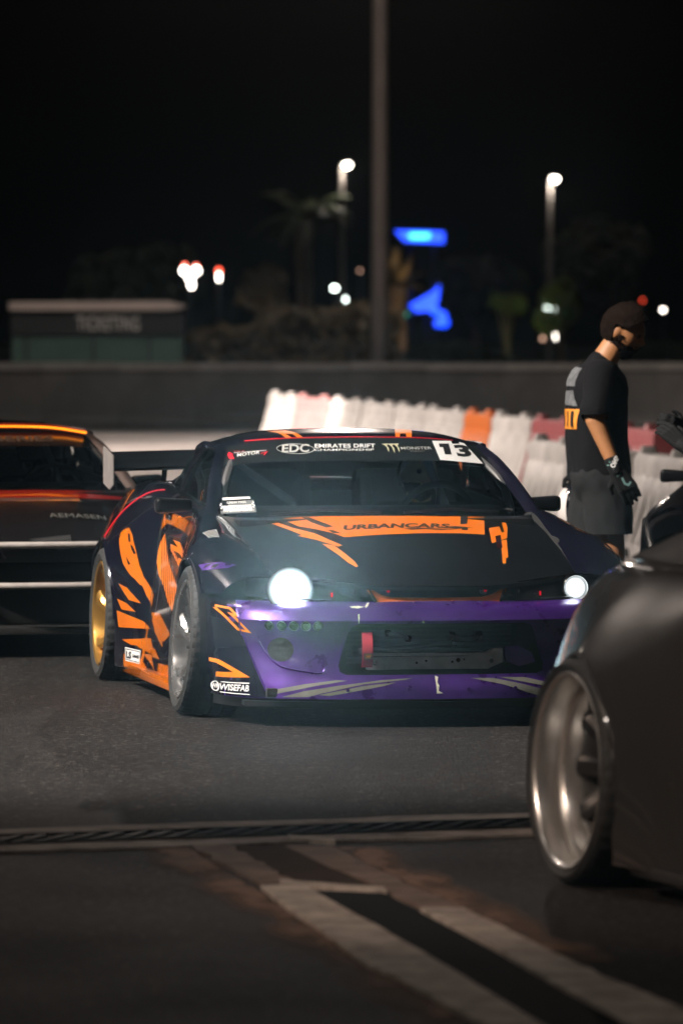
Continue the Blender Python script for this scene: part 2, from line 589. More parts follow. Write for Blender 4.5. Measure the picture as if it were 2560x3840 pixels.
# ---- concrete circuit wall of blocks
wall = empty('concrete_wall', (0, 96, 0))
tag(wall, 'low grey concrete circuit wall of blocks running across behind the cars', 'wall')
def wall_block_bm():
    bm = bmesh.new()
    prof = [(-.42, 0), (-.42, .17), (-.36, .235), (-.16, .27), (-.14, .98), (-.09, 1.02), (.15, 1.02), (.2, .3), (.3, .2), (.3, 0)]
    w = 1.285
    ringA = [bm.verts.new((-w / 2, y, z)) for y, z in prof]
    ringB = [bm.verts.new((w / 2, y, z)) for y, z in prof]
    n = len(prof)
    for i in range(n):
        bm.faces.new((ringA[i], ringB[i], ringB[(i + 1) % n], ringA[(i + 1) % n]))
    bm.faces.new(ringA[::-1]); bm.faces.new(ringB)
    return bm
bm = wall_block_bm()
b0 = obj('block', bm, M_conc, wall, smooth=False)
bmc = bmesh.new()
prof = [(-.19, 1.021), (-.18, 1.05), (-.10, 1.14), (.12, 1.14), (.17, 1.05), (.17, 1.021)]
ra = [bmc.verts.new((-.641, y, z)) for y, z in prof]; rb = [bmc.verts.new((.641, y, z)) for y, z in prof]
for i in range(len(prof)):
    bmc.faces.new((ra[i], rb[i], rb[(i + 1) % len(prof)], ra[(i + 1) % len(prof)]))
bmc.faces.new(ra[::-1]); bmc.faces.new(rb)
c0 = obj('cap_stone', bmc, M_conc2, wall, smooth=False)
for i in range(-13, 18):
    x = -.52 + i * 1.292
    j = random.uniform(-.012, .012)
    if i == -13:
        b0.location = (x, j, 0); c0.location = (x, j, 0)
    else:
        share('block', b0, wall, (x, j, random.uniform(-.01, .0)), (0, 0, R(random.uniform(-.5, .5))))
        share('cap_stone', c0, wall, (x, j, random.uniform(-.008, .008)), (R(random.uniform(-2, 2)), 0, R(random.uniform(-.5, .5))))

# ---- floodlight masts (the tall pole in view)
M_galv = mat('galvanised_steel', (0.36, 0.32, 0.30), .6, .25, var=.15, scale=2)
M_flood = mat('unseen_flood_lens', (1, 1, 1), .3, emit=(1, .9, .78), estr=30)  # lens of flood heads that are all out of view
def mast(loc, h, label, heads, r0=.158, r1=.10):
    """heads: list of (dx, dz, target, watts, cone degrees, colour)"""
    root = empty('floodlight_mast', loc)  # only the tall pole is in view
    tag(root, label, 'light mast')
    bm = bmesh.new(); add_tube(bm, [(0, 0, 0), (0, 0, h * .5), (0, 0, h)], [r0, (r0 + r1) / 2, r1], 20)
    obj('pole', bm, M_galv, root)
    bm = bmesh.new(); add_box(bm, (0, 0, .02), (.55, .55, .04), .008)
    for a in (-.2, .2):
        for b in (-.2, .2): add_tube(bm, [(a, b, .03), (a, b, .1)], .02, 6)
    obj('base_plate', bm, M_galv, root)
    bm = bmesh.new(); add_box(bm, (0, 0, h - .15), (2.4, .12, .12), .01)
    obj('cross_arm', bm, M_galv, root)
    for dx, dz, tgt, watts, cone, colr in heads:
        pos = Vector(loc) + Vector((dx, 0, h + dz))
        d = (Vector(tgt) - pos).normalized()
        q = d.to_track_quat('-Z', 'Y')
        bm = bmesh.new(); add_box(bm, (0, 0, .12), (.55, .4, .2), .03)
        hd = obj('unseen_flood_head', bm, M_black, root); hd.location = (dx, 0, h + dz); hd.rotation_mode = 'QUATERNION'; hd.rotation_quaternion = q
        bm = bmesh.new(); add_box(bm, (0, 0, .015), (.48, .33, .01), .002)
        obj('lens', bm, M_flood, hd)
        ld = bpy.data.lights.new('unseen_flood_lamp', 'SPOT'); ld.energy = watts; ld.spot_size = R(cone); ld.spot_blend = .6
        ld.shadow_soft_size = .25; ld.color = colr
        lo = bpy.data.objects.new('unseen_flood_lamp', ld); col.objects.link(lo)
        lo.parent = root; lo.location = (dx + d.x * .1, d.y * .1, h + dz + d.z * .1); lo.rotation_mode = 'QUATERNION'; lo.rotation_quaternion = q
    return root
WARM = (1.0, .84, .74)
def row(n, w, tgt, watts, cone, c):
    return [((i - (n - 1) / 2) * w, 0, tgt, watts / n, cone, c) for i in range(n)]
mast((.66, 98.2, 0), 12.5, 'tall grey tapered light pole rising behind the concrete wall', [(-.5, 0, (-2, 74, 0), 7000, 95, WARM), (.5, 0, (-3.2, 107, 1), 3800, 60, WARM)])  # pole in view; flood heads above it assumed, one added for the booth
mast((-17, 62, 0), 12, 'unseen floodlight mast assumed to the left of the barriers',
     [(-.6, 0, (-4, 62, 0), 40000, 120, WARM), (.6, 0, (-.4, 80, .5), 80000, 26, WARM)])  # assumed mast, out of view, that lights the apron and far barriers
mast((-8, 31, 0), 11, 'unseen floodlight mast assumed on the left beyond the dark car', row(2, .9, (-.3, 25, .3), 2200, 62, WARM), .12, .08)  # assumed mast, out of view, that lights the drift car from behind
mast((-9.5, 8, 0), 8, 'low unseen floodlight mast with warm lamps added near the camera on the left', row(3, .9, (1.3, 16.6, .9), 6500, 16, (1.0, .74, .58)), .10, .07)  # added out of view for warm highlights on the grey coupe
mast((-14, 19.5, 0), 13.5, 'unseen floodlight mast assumed on the left of the drift car as its key light', row(4, .8, (-.1, 24.6, .5), 62000, 34, (1.0, .90, .82)), .12, .08)  # assumed key light, out of view; row of heads added for paint highlights

# ---- water filled plastic barriers
M_bw = mat('white_plastic', (0.74, 0.72, 0.70), .55, var=.28, scale=2.2)
M_br = mat('red_plastic', (0.44, 0.11, 0.12), .5, var=.15, scale=3)
M_bp = mat('overlit_red_plastic', (0.66, 0.33, 0.33), .55, var=.2, scale=3)  # red plastic made paler: the strong light on it put into the colour
M_bo = mat('orange_plastic', (0.80, 0.20, 0.035), .5, var=.12, scale=3)
def barrier_bm(L, H=.75):
    bm = bmesh.new()
    n = 44
    prof = [(.25, 0), (.25, .10), (.235, .13), (.16, .36), (.115, .56), (.105, .60), (.105, .70), (.08, .745), (-.08, .745), (-.105, .70), (-.105, .60), (-.115, .56), (-.16, .36), (-.235, .13), (-.25, .10), (-.25, 0)]
    rows = []
    for i in range(n + 1):
        x = -L / 2 + L * i / n
        ph = (i % 6) / 6
        rib = -.040 if (i % 7) in (2, 3, 4) and 3 < i < n - 3 else 0.0
        row = []
        for k, (y, z) in enumerate(prof):
            yy = y
            if .11 < z < .57: yy = y + math.copysign(rib, y)
            zz = z * H / .75
            if z == 0 and (8 < i < 15 or n - 15 < i < n - 8): zz += .07
            row.append(bm.verts.new((x, yy, zz)))
        rows.append(row)
    m = len(prof)
    for i in range(n):
        for k in range(m):
            bm.faces.new((rows[i][k], rows[i + 1][k], rows[i + 1][(k + 1) % m], rows[i][(k + 1) % m]))
    bm.faces.new(rows[0][::-1]); bm.faces.new(rows[-1])
    return bm
bar_src = {}
def barrier(P, Q, key, label, wob=0.0):
    P, Q = Vector((*P, 0)), Vector((*Q, 0))
    L = round((Q - P).length - .22, 1)
    m = {'w': M_bw, 'r': M_br, 'o': M_bo, 'p': M_bp}[key]
    c = (P + Q) / 2; d = Q - P
    root = empty('plastic_barrier', c, math.atan2(d.y, d.x) + R(wob))
    tag(root, label, 'barrier', 'water filled plastic barriers lined up behind the car')
    if (L, key) not in bar_src:
        bar_src[(L, key)] = (obj('barrier_body', barrier_bm(L), m, root, angle=30),)
    else:
        share('barrier_body', bar_src[(L, key)][0], root)
    for sx in (-.96, .30):
        bm = bmesh.new(); add_tube(bm, [(sx * L / 2, 0, .735), (sx * L / 2, 0, .80)], [.075, .05], 10); obj('filler_cap', bm, m, root)
    for sx in (-.5, .5):
        bm = bmesh.new(); add_box(bm, (sx * L * .52, -.238, .035), (.34, .03, .066), .004); obj('fork_pocket', bm, M_void, root)
def row1(Y): return (-.98 + .1239 * (83 - Y), Y)
ys = [83.2, 79.3, 75.6, 72.2, 69.1, 66.3, 63.4, 61.2, 58.6, 56.0, 53.6, 51.4]
keys = 'wpwwwwowrwr'
labs = ['overexposed white plastic barrier at the far left end of the row above the car roof',
        'pale red plastic barrier between the first two white ones at the far end',
        'white plastic barrier just right of the pale red one above the roof',
        'white plastic barrier above mid roof, second right of the pale red one',
        'white plastic barrier above the roof, two places left of the orange one',
        'white plastic barrier directly left of the orange one',
        'orange ribbed plastic barrier right of the car roof',
        'white ribbed plastic barrier directly right of the orange one',
        'red plastic barrier directly behind the back of the bearded man',
        'white plastic barrier hidden mostly behind the bearded man',
        'dark red plastic barrier just right of the bearded man, farther row']
for i in range(11):
    barrier(row1(ys[i]), row1(ys[i + 1]), keys[i], labs[i], random.uniform(-1.2, 1.2))
def row2(Y): return (1.60 + .118 * (47.3 - Y), Y)
ys2 = [47.2, 44.6, 42.0, 39.6, 37.2]
labs2 = ['white ribbed plastic barrier behind the right door mirror, nearer row',
         'white plastic barrier behind the legs of the bearded man, nearer row',
         'white ribbed plastic barrier just right of the bearded man, nearer row',
         'dark red plastic barrier at the right picture edge, nearer row']
for i in range(4):
    barrier(row2(ys2[i]), row2(ys2[i + 1]), 'wwwr'[i], labs2[i], random.uniform(-1, 1))

# ---- ticket booth
M_booth = mat('booth_green', (0.07, 0.13, 0.11), .6, var=.15, scale=2)
M_boothdark = mat('booth_sign_band', (0.03, 0.032, 0.034), .5, var=.1)
M_fascia = mat('booth_fascia', (0.55, 0.47, 0.43), .7, var=.12, scale=3)
M_letter = mat('white_lettering', (0.75, 0.73, 0.70), .6)
booth = empty('ticket_booth', (-4.56, 106, 0))
tag(booth, 'small dark ticket booth with pale flat roof behind the wall on the left', 'booth')
bm = bmesh.new(); add_box(bm, (0, 1.2, .8), (3.16, 2.4, 1.6), .01); obj('wall', bm, M_booth, booth, False)
bm = bmesh.new(); add_box(bm, (0, 1.19, 1.835), (3.2, 2.46, .46), .01); sb = obj('sign_band', bm, M_boothdark, booth, False)
bm = bmesh.new()
pr = [(-1.62, -.12, 2.07), (1.34, -.12, 2.07), (1.62, -.12, 2.12), (1.62, -.12, 2.16), (1.34, -.12, 2.24), (-1.62, -.12, 2.22)]
poly_prism(bm, pr, (0, 2.6, 0)); obj('roof', bm, M_fascia, booth, False)
for x in (-.05, -1.3, 1.0):
    bm = bmesh.new(); add_box(bm, (x, -.008, .8), (.035, .02, 1.58), .003); obj('wall_joint', bm, M_boothdark, booth, False)
t = text2('TICKETING', .3, bold=.0, space=1.12, width=1.16, height=.27)
bm = bmesh.new()
for v in t.verts: v.co = Vector((v.co.x - .36, -.052, 1.69 + v.co.y))
obj('lettering', t, M_letter, sb, False)

# ---- leafy things
def leaf_cloud(bm, n, fn, size, asp=1.7):
    for _ in range(n):
        p, nrm = fn()
        s = size * random.uniform(.6, 1.4)
        a = Vector((random.gauss(0, 1), random.gauss(0, 1), random.gauss(0, 1))).normalized()
        b = a.cross(Vector((random.gauss(0, 1), random.gauss(0, 1), random.gauss(0, 1)))).normalized()
        q = [p - a * s * asp * .5, p + b * s * .35, p + a * s * asp * .5, p - b * s * .35]
        bm.faces.new([bm.verts.new(x) for x in q])
def leaf_mat(name, c):
    m = mat(name, c, .6, var=.5, scale=1.2)
    return m
M_hedge = leaf_mat('hedge_leaves', (0.10, 0.075, 0.035))
M_leafdark = leaf_mat('dark_leaves', (0.035, 0.045, 0.02))
M_leafbrown = leaf_mat('dry_leaves', (0.12, 0.10, 0.06))
M_leafgreen = leaf_mat('bright_leaves', (0.12, 0.16, 0.03))
M_palm = leaf_mat('palm_leaves', (0.16, 0.115, 0.05))
M_trunk = mat('bark', (0.09, 0.065, 0.045), .9, var=.4, scale=6, bump=.6, bscale=20)
def hedge(name, x0, x1, y, d, hfn, m, label, n=7000, cat='hedge', leaf=.13):
    root = empty(name, ((x0 + x1) / 2, y, 0)); tag(root, label, cat)
    w = x1 - x0
    bm = bmesh.new()
    def fn():
        x = random.uniform(-w / 2, w / 2); h = hfn((x + w / 2) / w) * (1 + .10 * noise.noise((x * 1.3, y, 0)) + .05 * noise.noise((x * 4, y, 2)))
        if random.random() < .55: return Vector((x, random.uniform(0, d * .25), random.uniform(0, h))), None
        return Vector((x, random.uniform(0, d), h * random.uniform(.85, 1.02))), None
    leaf_cloud(bm, n, fn, leaf)
    obj('foliage', bm, m, root, False)
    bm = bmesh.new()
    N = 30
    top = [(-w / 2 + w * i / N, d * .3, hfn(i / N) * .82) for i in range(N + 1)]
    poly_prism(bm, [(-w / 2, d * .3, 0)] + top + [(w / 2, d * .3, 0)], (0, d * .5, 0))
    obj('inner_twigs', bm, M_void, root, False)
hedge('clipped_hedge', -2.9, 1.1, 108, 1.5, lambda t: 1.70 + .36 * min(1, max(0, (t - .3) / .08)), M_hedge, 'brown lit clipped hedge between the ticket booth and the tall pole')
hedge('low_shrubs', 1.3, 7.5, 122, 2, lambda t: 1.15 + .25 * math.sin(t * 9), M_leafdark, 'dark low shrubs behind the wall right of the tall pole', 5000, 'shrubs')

def bush(px, py, Y, w, h, m, label, name='shrub', n=900, leaf=.16):
    s = 13067 / Y
    X = (px - 784) / s; z = CAM_H + (768 - py) / s
    root = empty(name, (X, Y, 0)); tag(root, label, 'bush' if name == 'shrub' else 'tree')
    bm = bmesh.new(); add_tube(bm, [(0, 0, 0), (.05, 0, z * .5), (0, .05, z)], [.12, .09, .03], 8)
    for k in range(4):
        a = k * 1.6; add_tube(bm, [(.04, 0, z * .5), (w * .25 * math.cos(a), w * .25 * math.sin(a), z)], [.05, .015], 6)
    obj('trunk', bm, M_trunk, root)
    bm = bmesh.new()
    lobes = [(random.uniform(-.5, .5) * w * .6, random.uniform(-.4, .4) * w * .5, z + random.uniform(-.4, .4) * h * .6, random.uniform(.35, .6)) for _ in range(9)]
    def fn():
        l = random.choice(lobes); v = Vector((random.gauss(0, 1), random.gauss(0, 1), random.gauss(0, 1))).normalized() * random.uniform(.6, 1) ** .5
        return Vector((l[0] + v.x * w * .5 * l[3], l[1] + v.y * w * .5 * l[3], max(.05, l[2] + v.z * h * .5 * l[3]))), None
    leaf_cloud(bm, n, fn, leaf)
    obj('crown', bm, m, root, False)
bush(610, 660, 128, 1.6, 1.2, M_leafbrown, 'faint brown bush left of the white round lamps')
bush(1160, 697, 140, .9, .5, M_leafgreen, 'lit yellow green bush between the blue lights and the bearded man')
bush(1285, 700, 140, 1.2, 1.6, M_leafgreen, 'green bush behind the lit white post', n=1200)
bush(1090, 640, 170, 3.2, 2.2, M_leafdark, 'dark tree crown right of the blue light band', 'tree', 1500, .25)
bush(1400, 610, 170, 4, 3, M_leafdark, 'dark tree crown above the head of the bearded man', 'tree', 1500, .25)
bush(300, 640, 170, 4, 2.4, M_leafdark, 'dark tree crown above the ticket booth', 'tree', 1500, .25)

def palm(px, py, Y, n, L, m, label, droop=.9, up=.5):
    s = 13067 / Y
    X = (px - 784) / s; z = CAM_H + (768 - py) / s
    root = empty('palm_tree', (X, Y, 0)); tag(root, label, 'palm tree')
    bm = bmesh.new()
    pts = [(0.02 * math.sin(i), 0, z * i / 14) for i in range(15)]
    add_tube(bm, pts, [.2 + .03 * (i % 2) for i in range(15)], 10); obj('trunk', bm, M_trunk, root)
    for k in range(n):
        a = 2 * math.pi * k / n + random.uniform(-.2, .2); e = random.uniform(.1, 1.25) * up
        bm = bmesh.new()
        P = []
        for i in range(10):
            t = i / 9
            r = L * t * math.cos(e) * (1 - .12 * t); zz = z + L * (math.sin(e) * t * 1.6 - droop * t * t * .62)
            P.append(Vector((r * math.cos(a), r * math.sin(a), zz)))
        add_tube(bm, P, [.03 - .0025 * i for i in range(10)], 5)
        for i in range(1, 40):
            t = i / 40 * 9; j = min(int(t), 8); p = P[j].lerp(P[j + 1], t - j)
            d = (P[j + 1] - P[j]).normalized(); sd = d.cross(Vector((0, 0, 1))).normalized()
            ll = L * .24 * (math.sin(math.pi * (i / 42) ** .7) + .12)
            for s2 in (-1, 1):
                tip = p + (sd * s2 * .8 + d * .55 + Vector((0, 0, -.35))) * ll
                bm.faces.new([bm.verts.new(x) for x in (p - d * .02, p + d * .02, tip)])
        obj('frond', bm, m, root, False)
palm(700, 500, 150, 16, 1.7, M_leafdark, 'tall dark palm left of the tall pole, barely lit', 1.0, .6)
palm(912, 655, 132, 15, .75, M_palm, 'small warmly lit palm just right of the tall pole', .5, .95)

# ---- street lamps and other far lights
def emis(name, c, s):
    return mat(name, (.8, .8, .8), .5, emit=c, estr=s)
M_lampw = emis('lamp_warm_white', (1, .90, .80), 14)
M_lampc = emis('lamp_cool_white', (.88, 1, .93), 12)
M_lampred = emis('lamp_red', (1, .08, .03), 6)
M_lampdim = emis('lamp_dim_amber', (1, .55, .38), 1.6)
M_lampgreen = emis('lamp_green', (.1, 1, .55), 2.2)
M_blue = emis('led_blue', (0.005, .06, 1), 3.0)
M_cyan = emis('led_cyan', (.04, .45, 1), 5.0)
M_darkpole = mat('dark_pole', (.16, .145, .135), .6, .2)
def street_lamp(px, py, Y, label, lx=-.14):
    s = 13067 / Y
    X = (px - 784) / s; z = CAM_H + (768 - py) / s
    root = empty('street_lamp', (X + lx, Y, 0)); tag(root, label, 'street lamp')
    bm = bmesh.new(); add_tube(bm, [(0, 0, 0), (0, 0, z)], [.075, .055], 12); obj('pole', bm, M_darkpole, root)
    bm = bmesh.new(); add_tube(bm, [(0, 0, z - .02), (-lx * .5, 0, z + .07), (-lx, 0, z + .07)], .035, 8); obj('arm', bm, M_darkpole, root)
    bm = bmesh.new(); bmesh.ops.create_uvsphere(bm, u_segments=16, v_segments=10, radius=.12)
    for v in bm.verts: v.co = Vector((v.co.x * 1.05 - lx, v.co.y, v.co.z * .55 + z + .07 + (.02 if v.co.z > 0 else 0)))
    obj('housing', bm, M_black, root)
    bm = bmesh.new(); bmesh.ops.create_uvsphere(bm, u_segments=16, v_segments=10, radius=.105)
    for v in bm.verts: v.co = Vector((v.co.x - lx, v.co.y - .05, v.co.z * .72 + z))
    obj('lens', bm, M_lampw, root)
    ld = bpy.data.lights.new('street_lamp_light', 'POINT'); ld.energy = 60; ld.shadow_soft_size = .1; ld.color = (1, .88, .76)
    lo = bpy.data.objects.new('street_lamp_light', ld); col.objects.link(lo); lo.parent = root; lo.location = (-lx * .9, -.25, z - .2)
street_lamp(797, 380, 150, 'lit street lamp just left of the tall pole')
street_lamp(1272, 412, 150, 'lit street lamp high above the bearded man', -.12)
def globe(px, py, Y, r, m, label, sx=1.0, sz=1.0, name='lamp_post', cat='lamp'):
    s = 13067 / Y
    X = (px - 784) / s; z = CAM_H + (768 - py) / s
    root = empty(name, (X, Y, 0)); tag(root, label, cat)
    bm = bmesh.new(); add_tube(bm, [(0, 0, 0), (0, 0, max(.2, z - r * sz * .8))], [.03, .022], 8); obj('post', bm, M_black, root)
    bm = bmesh.new(); bmesh.ops.create_uvsphere(bm, u_segments=16, v_segments=10, radius=r)
    for v in bm.verts: v.co = Vector((v.co.x * sx, v.co.y, v.co.z * sz + z))
    obj('globe', bm, m, root)
    return root, z
globe(768, 662, 160, .062, M_lampc, 'upper left of the two white round lamps beside the tall pole', 1.3)
globe(790, 688, 160, .062, M_lampc, 'lower right of the two white round lamps beside the tall pole', 1.3)
globe(826, 622, 160, .04, M_lampdim, 'tiny dim star like light just left of the tall pole')
globe(1521, 712, 150, .045, M_lampw, 'single white round lamp right of the bearded man')
globe(1474, 690, 170, .03, M_lampred, 'faint red light above the bearded man, left of the white lamp')
globe(1245, 778, 140, .05, M_lampdim, 'dim reddish light low behind the wall left of the bearded man')
def beacon(px, py, Y, balls, label):
    """white lamps with red tops, seen as a cluster"""
    s = 13067 / Y
    root = empty('lit_sign', ((px - 784) / s, Y, 0)); tag(root, label, 'lit sign')
    z = CAM_H + (768 - py) / s
    bm = bmesh.new(); add_tube(bm, [(0, .1, 0), (0, .1, z)], .05, 8); obj('post', bm, M_black, root)
    for dx, dy, r, m, sz in balls:
        bm = bmesh.new(); bmesh.ops.create_uvsphere(bm, u_segments=14, v_segments=8, radius=r * .8 / s)
        for v in bm.verts: v.co = Vector((v.co.x + dx / s, v.co.y, v.co.z * sz + z - dy / s))
        obj('lamp', bm, m, root)
beacon(437, 630, 150, [(-13, -8, 10, M_lampw, 1), (14, -8, 10, M_lampw, 1), (0, 6, 11, M_lampw, 1), (3, 24, 7, M_lampw, 1.5), (-12, -21, 6, M_lampred, .7), (14, -20, 5, M_lampred, .7)], 'cluster of white lights with red tops above the ticket booth')
beacon(503, 636, 150, [(0, 0, 4, M_lampw, 3.2), (0, -14, 7, M_lampred, 1)], 'single upright white light with a red top right of the light cluster')
beacon(1268, 720, 140, [(-12, -13, 8, M_lampc, .9), (6, -6, 7, M_lampc, 1.2), (7, 14, 5, M_lampc, 2.4), (7, 44, 3.5, M_lampw, 6), (26, -4, 6, M_lampgreen, 1)], 'bright white lit post with a green light left of the bearded man')
# blue lit canopy and blue lit sculpture
s = 13067 / 165
root = empty('blue_canopy', ((965 - 784) / s, 165, 0)); tag(root, 'flat canopy edge glowing blue right of the tall pole', 'canopy')
z = CAM_H + (768 - 542) / s
bm = bmesh.new(); poly_prism(bm, [(-58 / s, 0, z + 12 / s), (54 / s, 0, z + 9 / s), (54 / s, 0, z - 16 / s), (-36 / s, 0, z - 12 / s)], (0, .8, 0)); obj('lit_edge', bm, M_blue, root, False)
bm = bmesh.new(); poly_prism(bm, [(-26 / s, -.03, z + 5 / s), (22 / s, -.03, z + 5 / s), (18 / s, -.03, z - 6 / s), (-22 / s, -.03, z - 6 / s)], (0, .025, 0)); obj('light_strip', bm, M_cyan, root, False)
bm = bmesh.new(); add_tube(bm, [(-.3, .4, 0), (-.3, .4, z)], .06, 8); add_tube(bm, [(.4, .4, 0), (.4, .4, z)], .06, 8); obj('columns', bm, M_black, root)
root = empty('blue_sculpture', ((985 - 784) / s, 165, 0)); tag(root, 'slanted shape lit bright blue low behind the wall right of the pole', 'sculpture')
z = CAM_H + (768 - 705) / s
bm = bmesh.new(); poly_prism(bm, [(-46 / s, 0, z + 4 / s), (10 / s, 0, z + 36 / s), (24 / s, 0, z + 52 / s), (22 / s, 0, z + 18 / s), (12 / s, 0, z - 8 / s), (-30 / s, 0, z - 12 / s)], (0, .4, 0)); obj('lit_panel', bm, M_blue, root, False)
for dx, dz, r in ((12, -8, 11), (30, -20, 11), (34, -36, 12), (20, -38, 9)):
    bm = bmesh.new(); bmesh.ops.create_uvsphere(bm, u_segments=12, v_segments=8, radius=r / s)
    for v in bm.verts: v.co += Vector((dx / s, 0, z + dz / s))
    obj('lit_ball', bm, M_blue, root)
bm = bmesh.new(); add_tube(bm, [(-.1, .2, 0), (-.1, .2, z)], .05, 8); obj('stand', bm, M_black, root)
globe(932, 722, 150, .05, emis('lamp_teal', (.05, .8, .55), .8), 'small teal light left of the blue shape')

# small unseen uplights added to light the palm and the bushes
def fill_uplight(px, Y, tgt, watts, c, label):
    s = 13067 / Y; X = (px - 784) / s
    root = empty('added_uplight', (X, Y, 0)); tag(root, label, 'spotlight')
    bm = bmesh.new(); add_tube(bm, [(0, 0, 0), (0, 0, .35)], .025, 8); obj('stake', bm, M_black, root)
    d = (Vector(tgt) - Vector((X, Y, .45))).normalized()
    bm = bmesh.new(); add_tube(bm, [Vector((0, 0, .42)) - d * .08, Vector((0, 0, .42)) + d * .08], [.05, .07], 12); obj('lamp_body', bm, M_black, root)
    ld = bpy.data.lights.new('added_light', 'SPOT'); ld.energy = watts; ld.spot_size = R(70); ld.spot_blend = .8; ld.color = c; ld.shadow_soft_size = .05
    lo = bpy.data.objects.new('added_light', ld); col.objects.link(lo); lo.parent = root; lo.location = Vector((0, 0, .42)) + d * .1; lo.rotation_mode = 'QUATERNION'; lo.rotation_quaternion = d.to_track_quat('-Z', 'Y')
fill_uplight(925, 129.5, (1.35, 132, 2.8), 240, (1, .72, .42), 'small unseen uplight added at the foot of the lit palm')
fill_uplight(1150, 138, (4.1, 140, 2.3), 50, (.85, 1, .45), 'small unseen uplight added at the foot of the yellow green bush')
fill_uplight(600, 126, (-1.8, 128, 2.4), 60, (1, .75, .5), 'small unseen uplight added at the foot of the brown bush')

# =================================================================== CARS
M_navy = mat('navy_paint', (0.0065, 0.006, 0.016), .20, .35, 1.0, rvar=.05, scale=5)
M_orange = mat('orange_wrap', (0.86, 0.20, 0.008), .32, .0, .5)
M_orange2 = mat('orange_wrap_side', (0.80, 0.19, 0.008), .24, .25, 1.0)
M_purple = mat('purple_paint', (0.062, 0.017, 0.19), .34, .5, .7, var=.28, scale=5, rvar=.12, bump=.03, bscale=900)
M_carbon = carbon_mat('carbon_fibre')
M_gloss = mat('gloss_black', (0.006, 0.006, 0.008), .12, 0, 1.0)
M_rubber = mat('tyre_rubber', (0.018, 0.019, 0.019), .68, var=.25, scale=14, bump=.25, bscale=120)
M_gold = mat('gold_rim', (0.55, 0.31, 0.075), .34, .85, .3, rvar=.08, scale=9)
M_silver = mat('silver_rim', (0.50, 0.50, 0.50), .24, .88, .4, rvar=.08, scale=9)
M_grim = mat('gunmetal_rim', (0.10, 0.10, 0.105), .35, .8)
M_chrome = mat('polished_metal', (0.75, 0.74, 0.72), .1, 1.0)
M_chrome2 = mat('brushed_plate', (0.62, 0.58, 0.55), .35, .7, var=.15, scale=14)
M_alu = mat('bare_aluminium', (0.40, 0.40, 0.40), .42, .8, var=.25, scale=14, rvar=.12)
M_steel = mat('dark_steel', (0.10, 0.10, 0.10), .4, .8)
M_glass = glass_mat('windscreen_glass', (.58, .62, .63))
M_glass2 = glass_mat('side_glass', (.40, .41, .41))
M_clear = glass_mat('clear_lens', (.85, .88, .9), .03, .10)
M_banner = mat('banner_film', (0.010, 0.013, 0.014), .25, 0, .6)
M_interior = mat('cabin_black', (0.010, 0.010, 0.010), .8)
M_cage = mat('roll_cage_paint', (0.10, 0.10, 0.10), .35, .2)
M_seat = mat('seat_cloth', (0.02, 0.02, 0.022), .9, bump=.3, bscale=300)
M_redstrap = mat('red_webbing', (0.62, 0.02, 0.045), .75, bump=.5, bscale=400)
M_white = mat('white_vinyl', (0.72, 0.72, 0.70), .4, var=.06, scale=30)
M_ink = mat('black_ink', (0.008, 0.008, 0.010), .5)
M_grey = mat('grey_vinyl', (0.13, 0.13, 0.115), .45, var=.15, scale=20)
M_redline = mat('red_vinyl', (0.75, 0.012, 0.03), .35)
M_silvervinyl = mat('silver_vinyl', (0.55, 0.55, 0.52), .35, .3, var=.25, scale=40)
M_fibre = mat('torn_fibreglass', (0.62, 0.60, 0.50), .8, var=.35, scale=90, bump=.5, bscale=200)
M_beam = mat('headlamp_beam', (1, 1, 1), .2, emit=(.86, .97, 1.0), estr=95)
M_glare = mat('headlamp_glare', (.03, .03, .03), .2, emit=(.80, .96, 1.0), estr=9)  # emission painted as the glare round the left lens
M_beam2 = mat('headlamp_lens_lit', (1, 1, 1), .2, emit=(.88, .97, 1.0), estr=5)
def radial_glow(m, r0, r1, s0, s1):
    n, l = m.node_tree.nodes, m.node_tree.links
    tc = n.new('ShaderNodeTexCoord'); sp = n.new('ShaderNodeSeparateXYZ'); l.new(tc.outputs['Object'], sp.inputs[0])
    cb = n.new('ShaderNodeCombineXYZ'); l.new(sp.outputs[0], cb.inputs[0]); l.new(sp.outputs[1], cb.inputs[1])
    ln = n.new('ShaderNodeVectorMath'); ln.operation = 'LENGTH'; l.new(cb.outputs[0], ln.inputs[0])
    mr = n.new('ShaderNodeMapRange'); mr.interpolation_type = 'SMOOTHSTEP'
    for k, v in (('From Min', r0), ('From Max', r1), ('To Min', s0), ('To Max', s1)): mr.inputs[k].default_value = v
    l.new(ln.outputs['Value'], mr.inputs['Value']); l.new(mr.outputs[0], n['Principled BSDF'].inputs['Emission Strength'])
radial_glow(M_glare, .047, .099, 4.0, .0)
radial_glow(M_beam2, .012, .046, 9.0, .5)
M_redglow = mat('red_glow', (.6, .01, .02), .2, 0, 1, emit=(1, .02, .05), estr=.35)  # weak red glow built in, also on bonnet pin centres that are no lamps

